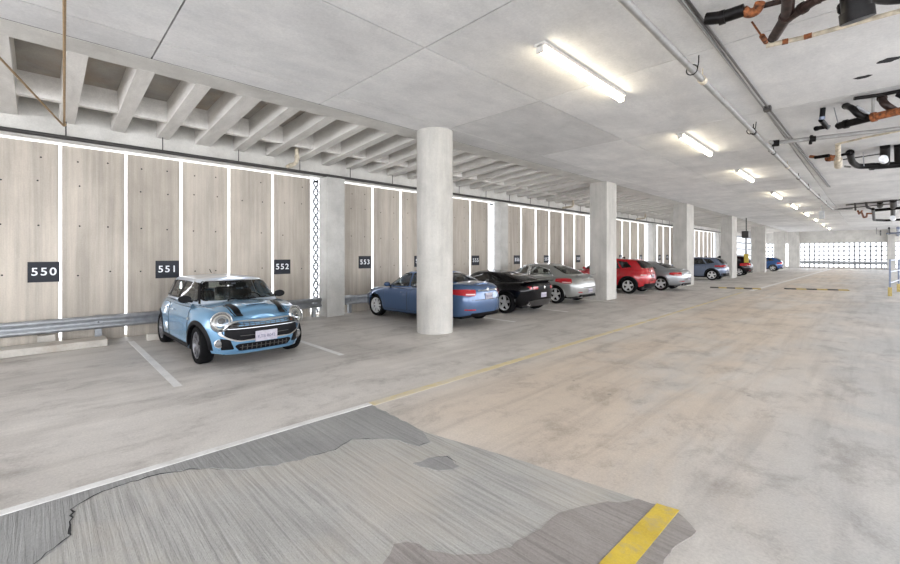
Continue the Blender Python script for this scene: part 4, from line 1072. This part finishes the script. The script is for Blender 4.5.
# drain pipe clusters hanging from holes in the ceiling
def pz(x, y, z): return atz(x, y, z)
def cluster(name, label, cat, origin, parts):
    o = pz(*origin); t = thing(name, label, cat, o)
    for pn, mat, r, pts, fl in parts:
        r *= .64; P = [pz(*q)-o for q in pts]; m = MB(); m.tube(P, r, 16, r*1.8)
        for i, fr in fl:
            i0 = min(i, len(P)-2); d = P[i0+1]-P[i0]; flange(m, P[i] if i < len(P) else P[-1], d, r*fr, r*.9)
        m.build(pn, M[mat], t, smooth=40)
    return t
cluster('drain_pipe', 'cluster of brown drain pipes with an orange trap, nearest at the top right', 'pipe', (757, 10, 5.0), [
    ('pipe', 'iron', .115, [(706, 19, 5.03), (722, 17.5, 4.98), (744, 10, 4.98)], [(1, 1.15)]),
    ('trap', 'rust', .085, [(743, 10, 4.98), (749, 14, 4.93), (757, 11, 4.93), (760, 3, 4.98)], []),
    ('pipe', 'rustiron', .05, [(758, 7, 4.98), (782, 1, 4.98), (800, -5, 4.98)], []),
    ('rod', 'rust', .018, [(752, 22, 4.99), (763, 38, 4.97)], []),
    ('fitting', 'rust', .05, [(762, 36, 4.97), (766, 42, 4.97)], []),
    ('pipe', 'rustiron', .10, [(789, -6, 4.92), (787, 16, 4.92), (774, 37, 4.94)], [(1, 1.3), (0, 1.2)]),
    ('pipe', 'rustiron', .085, [(785, 20, 4.90), (803, 8, 4.88), (818, -2, 4.88), (832, -7, 4.88)], [(1, 1.25), (2, 1.2)]),
    ('end_cap', 'black', .08, [(776, 34, 4.94), (772, 39, 4.94)], []),
])
cluster('drain_stack', 'large black pipe coupling hanging at the top right corner of the ceiling', 'pipe', (855, 5, 5.0), [
    ('pipe', 'iron', .19, [(853, -22, 5.0), (855, -2, 4.75), (857, 15, 4.58)], [(2, 1.18)]),
    ('collar', 'black', .22, [(853.5, 1, 4.80), (854.5, 6, 4.74)], []),
    ('collar', 'chrome', .215, [(855.2, 9, 4.70), (855.6, 10.5, 4.685)], []),
    ('pipe', 'iron', .14, [(872, -10, 4.9), (884, -3, 4.9), (930, -8, 4.9)], []),
])
cluster('supply_pipe', 'cream pipe with rusty patches running along the ceiling at top right', 'pipe', (800, 40, 4.98), [
    ('pipe', 'cream', .050, [(766, 46, 4.96), (783, 42, 4.96)], []), ('coupling', 'rust', .058, [(782, 42.3, 4.96), (788, 41, 4.96)], []),
    ('pipe', 'cream', .048, [(788, 41, 4.96), (806, 37, 4.96)], []), ('coupling', 'rust', .054, [(804, 37.3, 4.96), (812, 35, 4.96)], []),
    ('pipe', 'cream', .046, [(811, 35.5, 4.96), (925, 4, 4.96)], []),
])
cluster('drain_pipe', 'black and rust red drain pipes under the grey pipe pair at the right edge', 'pipe', (868, 112, 4.9), [
    ('main', 'iron', .115, [(838, 126, 4.72), (846, 124, 4.72), (874, 117, 4.72)], [(1, 1.25)]), ('main', 'rust', .115, [(874, 117, 4.72), (900, 111, 4.72), (925, 106, 4.72)], [(0, 1.3)]),
    ('branch', 'iron', .09, [(846, 106, 5.10), (852, 108, 4.95), (858, 115, 4.78), (870, 118, 4.74)], [(0, 1.15)]), ('branch', 'galv', .06, [(856, 107, 5.0), (874, 117, 4.80)], []),
    ('branch', 'rustiron', .10, [(882, 98, 5.10), (884, 104, 4.92), (897, 112, 4.76)], [(0, 1.2)]),
    ('bracket', 'iron', .055, [(854, 98.5, 5.08), (880, 95, 5.08), (925, 86, 5.08)], []), ('hanger', 'whitepipe', .035, [(873, 97, 5.10), (873, 121, 4.66)], []),
    ('rod', 'galv', .014, [(834, 108, 5.13), (838, 123, 4.75)], []), ('coupling', 'iron', .06, [(836, 126, 4.73), (846, 124, 4.72)], []),
    ('branch', 'black', .08, [(898, 94, 5.08), (906, 98, 5.0)], []),
])
cluster('cleanout_pipe', 'short black pipe with a pale blue band hanging alone under the ceiling', 'pipe', (822, 118, 5.0), [
    ('pipe', 'black', .075, [(823, 108, 5.13), (822, 119, 4.90)], []), ('band', 'railblue', .08, [(822.2, 116.5, 4.94), (822, 119.5, 4.88)], []),
    ('elbow', 'black', .075, [(821, 120, 4.89), (827, 127, 4.80), (829, 127.5, 4.78)], []), ('elbow', 'black', .07, [(816.5, 128.5, 4.82), (824, 127, 4.80)], [(0, 1.2)]),
])
cluster('drain_pipe', 'black drain pipes with a white cap and an orange end, middle of the right edge', 'pipe', (865, 160, 4.9), [
    ('pipe', 'rust', .07, [(810, 156.5, 5.05), (816, 157, 5.03)], []), ('pipe', 'iron', .08, [(815, 157.5, 5.0), (829, 155.5, 4.98)], []), ('valve', 'rust', .14, [(829, 158, 4.95), (836, 158, 4.95)], [(0, 1.2)]),
    ('riser', 'cream', .095, [(838, 144, 5.13), (838, 160, 4.78)], []), ('riser', 'cream', .15, [(838, 159, 4.82), (838.3, 166, 4.68)], []), ('pipe', 'cream', .04, [(837, 144, 5.08), (868, 137, 5.08), (930, 125, 5.08)], []),
    ('pipe', 'iron', .06, [(842, 155, 4.98), (851, 153, 4.98)], []), ('main', 'iron', .13, [(850, 153, 5.0), (852, 162, 4.82), (858, 166.5, 4.74), (878, 165.5, 4.72)], [(0, 1.2)]), ('main', 'iron', .155, [(872, 166.5, 4.72), (900, 164.5, 4.72), (930, 160, 4.72)], [(0, 1.15)]),
    ('riser', 'iron', .17, [(885, 146, 5.13), (885, 163, 4.76)], []), ('cap', 'signw', .15, [(884, 160.5, 4.70), (883.3, 158.5, 4.66)], []), ('riser', 'iron', .16, [(899, 145, 5.13), (899, 160, 4.8)], []),
    ('hanger', 'galv', .02, [(863, 152, 5.13), (864, 166, 4.7)], []), ('pipe', 'thinpipe', .03, [(843, 159.5, 5.05), (890, 152.5, 5.05)], []), ('coupling', 'whitepipe', .05, [(845, 166.5, 4.75), (850, 167, 4.74)], []),
])
cluster('drain_pipe', 'black pipe loop with a red trap hanging past the end of the pale pipe', 'pipe', (875, 212, 4.8), [
    ('pipe', 'thinpipe', .06, [(846, 205, 5.08), (900, 200, 5.08), (930, 197, 5.08)], []), ('pipe', 'thinpipe', .05, [(838, 209, 4.95), (870, 206, 4.95), (890, 204, 4.95)], []),
    ('hanger', 'iron', .08, [(855, 203.5, 5.13), (855.5, 210, 4.85)], []), ('riser', 'iron', .10, [(866, 202.5, 5.13), (867, 207.5, 4.9), (874, 209.5, 4.82)], []),
    ('trap', 'rust', .08, [(858, 211, 4.75), (859, 214, 4.68), (862, 211, 4.72)], []), ('trap', 'rust', .08, [(862, 213, 4.70), (863.5, 217.5, 4.58), (866.5, 217, 4.58), (867, 213.5, 4.66), (872, 213.5, 4.66)], []),
    ('main', 'iron', .13, [(873, 209, 4.82), (874, 220, 4.45), (885, 220.5, 4.44), (930, 218, 4.44)], []), ('main', 'iron', .14, [(873, 210.5, 4.80), (900, 208, 4.8), (930, 206, 4.8)], []),
    ('riser', 'iron', .22, [(880, 202, 5.13), (880, 206, 4.98)], []), ('riser', 'iron', .24, [(893.5, 200, 5.13), (893.5, 206, 4.9)], []), ('riser', 'iron', .18, [(893, 206, 4.9), (893, 219, 4.5)], []), ('cap', 'signw', .22, [(893, 219, 4.42), (892.6, 217.6, 4.40)], []),
])
cluster('drain_pipe', 'farthest small dark pipe group under the ceiling at the right edge', 'pipe', (890, 233, 4.6), [
    ('hanger', 'thinpipe', .05, [(876.5, 228, 4.9), (876.5, 234, 4.4)], []), ('riser', 'thinpipe', .12, [(880.5, 231, 4.7), (880.5, 235, 4.4)], []), ('riser', 'iron', .14, [(889, 228, 4.95), (889, 234, 4.4)], []),
    ('main', 'railblue', .16, [(887, 233.5, 4.45), (930, 231, 4.45)], []), ('riser', 'railblue', .22, [(898, 228, 4.95), (898, 236, 4.3)], []),
])
for x, y, rx, ry, rot in ((863, 77, .13, .035, .0), (889, 60, .15, .05, .1)):
    p = pz(x, y, H-.002); m = MB()
    m.add([(p.x+rx*cos(q*PI/9)*random.uniform(.8, 1.15), p.y+ry*2.2*sin(q*PI/9)*random.uniform(.75, 1.2), H-.003) for q in range(18)], [tuple(range(18))])
    struct(m.build('ceiling_hole', M['dark']))
p = pz(771, 151, 5.12); t = thing('ceiling_box', 'small dark fitting on the ceiling below the pale pipe', 'fitting', p)
m = MB(); m.box(-.06, .06, -.10, .10, -.02, .03, .01); m.build('box', M['thinpipe'], t)
t = thing('hanging_box', 'small grey box hanging on a thin rod among the far strip lights', 'fitting', (-2.2, 36, 4.52))
MB().box(-.13, .13, -.10, .10, -.26, .26, .03).build('box', M['galv'], t); MB().tube([(0, 0, .26), (0, 0, .63)], .02, 8).build('rod', M['galv'], t)
t = thing('hanging_sign', 'yellow board on a grey pole hung under a dark box, past the fourth column', 'sign', (-7.62, 44.0, 1.25))
MB().box(-.16, .16, -.06, .06, 0, .78, .01).build('board', M['yellow'], t)
MB().box(-.07, .07, -.16, .16, .75, 2.15, .02).build('pole', M['galv'], t)
MB().box(-.25, .25, -.55, .55, 2.15, 2.75, .02).build('head_box', M['thinpipe'], t); MB().tube([(0, 0, 2.75), (0, 0, 3.9)], .05, 8).build('rod', M['thinpipe'], t)

# speed bumps
def bump(a, b, label):
    a = Vector((*a, 0)); b = Vector((*b, 0)); d = (b-a); L_ = d.length; ang = math.atan2(d.y, d.x)
    t = thing('speed_bump', label, 'speed bump', (a+b)/2, ang, 'speed bumps across the drive aisle')
    n = 6
    for i in range(n):
        m = MB(); x0, x1 = -L_/2+L_*i/n, -L_/2+L_*(i+1)/n-.004
        prof = [(-.18, 0), (-.15, .035), (-.07, .062), (.07, .062), (.15, .035), (.18, 0)]
        m.add([(x0, y, z) for y, z in prof]+[(x1, y, z) for y, z in prof], [tuple(range(6)), tuple(range(11, 5, -1))]+[(k, k+1, 7+k, 6+k) for k in range(5)]+[(5, 0, 6, 11)])
        m.build('segment', M['dullyellow'] if i % 2 else M['bumpblk'], t)
bump((-6.65, 28.2), (-4.35, 29.0), 'black and yellow speed bump left of the painted line, by the third column')
bump((-3.40, 30.2), (-.85, 31.4), 'black and yellow speed bump right of the painted line in mid aisle')
# railing at the right edge
t = thing('railing', 'dark blue grey railing with yellow post bases at the right edge', 'railing', (.66, 28.7, 0))
N_ = 5; e = Vector((1.6, 14.5, 0))
for i in range(N_):
    p = e*(i/(N_-1)); m = MB(); m.box(p.x-.035, p.x+.035, p.y-.035, p.y+.035, 0, 1.75, .008); po = m.build('post', M['railblue'], t)
    m = MB(); m.box(p.x-.07, p.x+.07, p.y-.07, p.y+.07, 0, .42, .01); m.build('base_sleeve', M['dullyellow'], po)
for z in (.62, 1.15, 1.70):
    m = MB(); m.tube([(0, 0, z), e+Vector((0, 0, z))], .035, 8); m.build('bar', M['railblue'], t, smooth=50)

t = thing('guard_rail', 'horizontal guard rail crossing the bright far screen', 'guard rail', (-2.7, 76.2, 0))
MB().box(-4.25, 4.2, -.05, .05, .78, 1.08, .02).build('rail', M['galv'], t)
for x in (-4.0, -1.3, 1.4, 4.0): MB().box(x-.06, x+.06, .05, .15, 0, 1.05).build('post', M['galv'], t)
# lettering becomes plain mesh
dg = bpy.context.evaluated_depsgraph_get(); dg.update()
for o in [o for o in bpy.data.objects if o.type == 'FONT']:
    me = bpy.data.meshes.new_from_object(o.evaluated_get(dg)); nm = o.name.split('.')[0]
    n = bpy.data.objects.new('lettering', me); COL.objects.link(n)
    n.parent = o.parent; n.location = o.location; n.rotation_euler = o.rotation_euler
    if not me.materials: me.materials.append(o.data.materials[0])
    bpy.data.objects.remove(o)
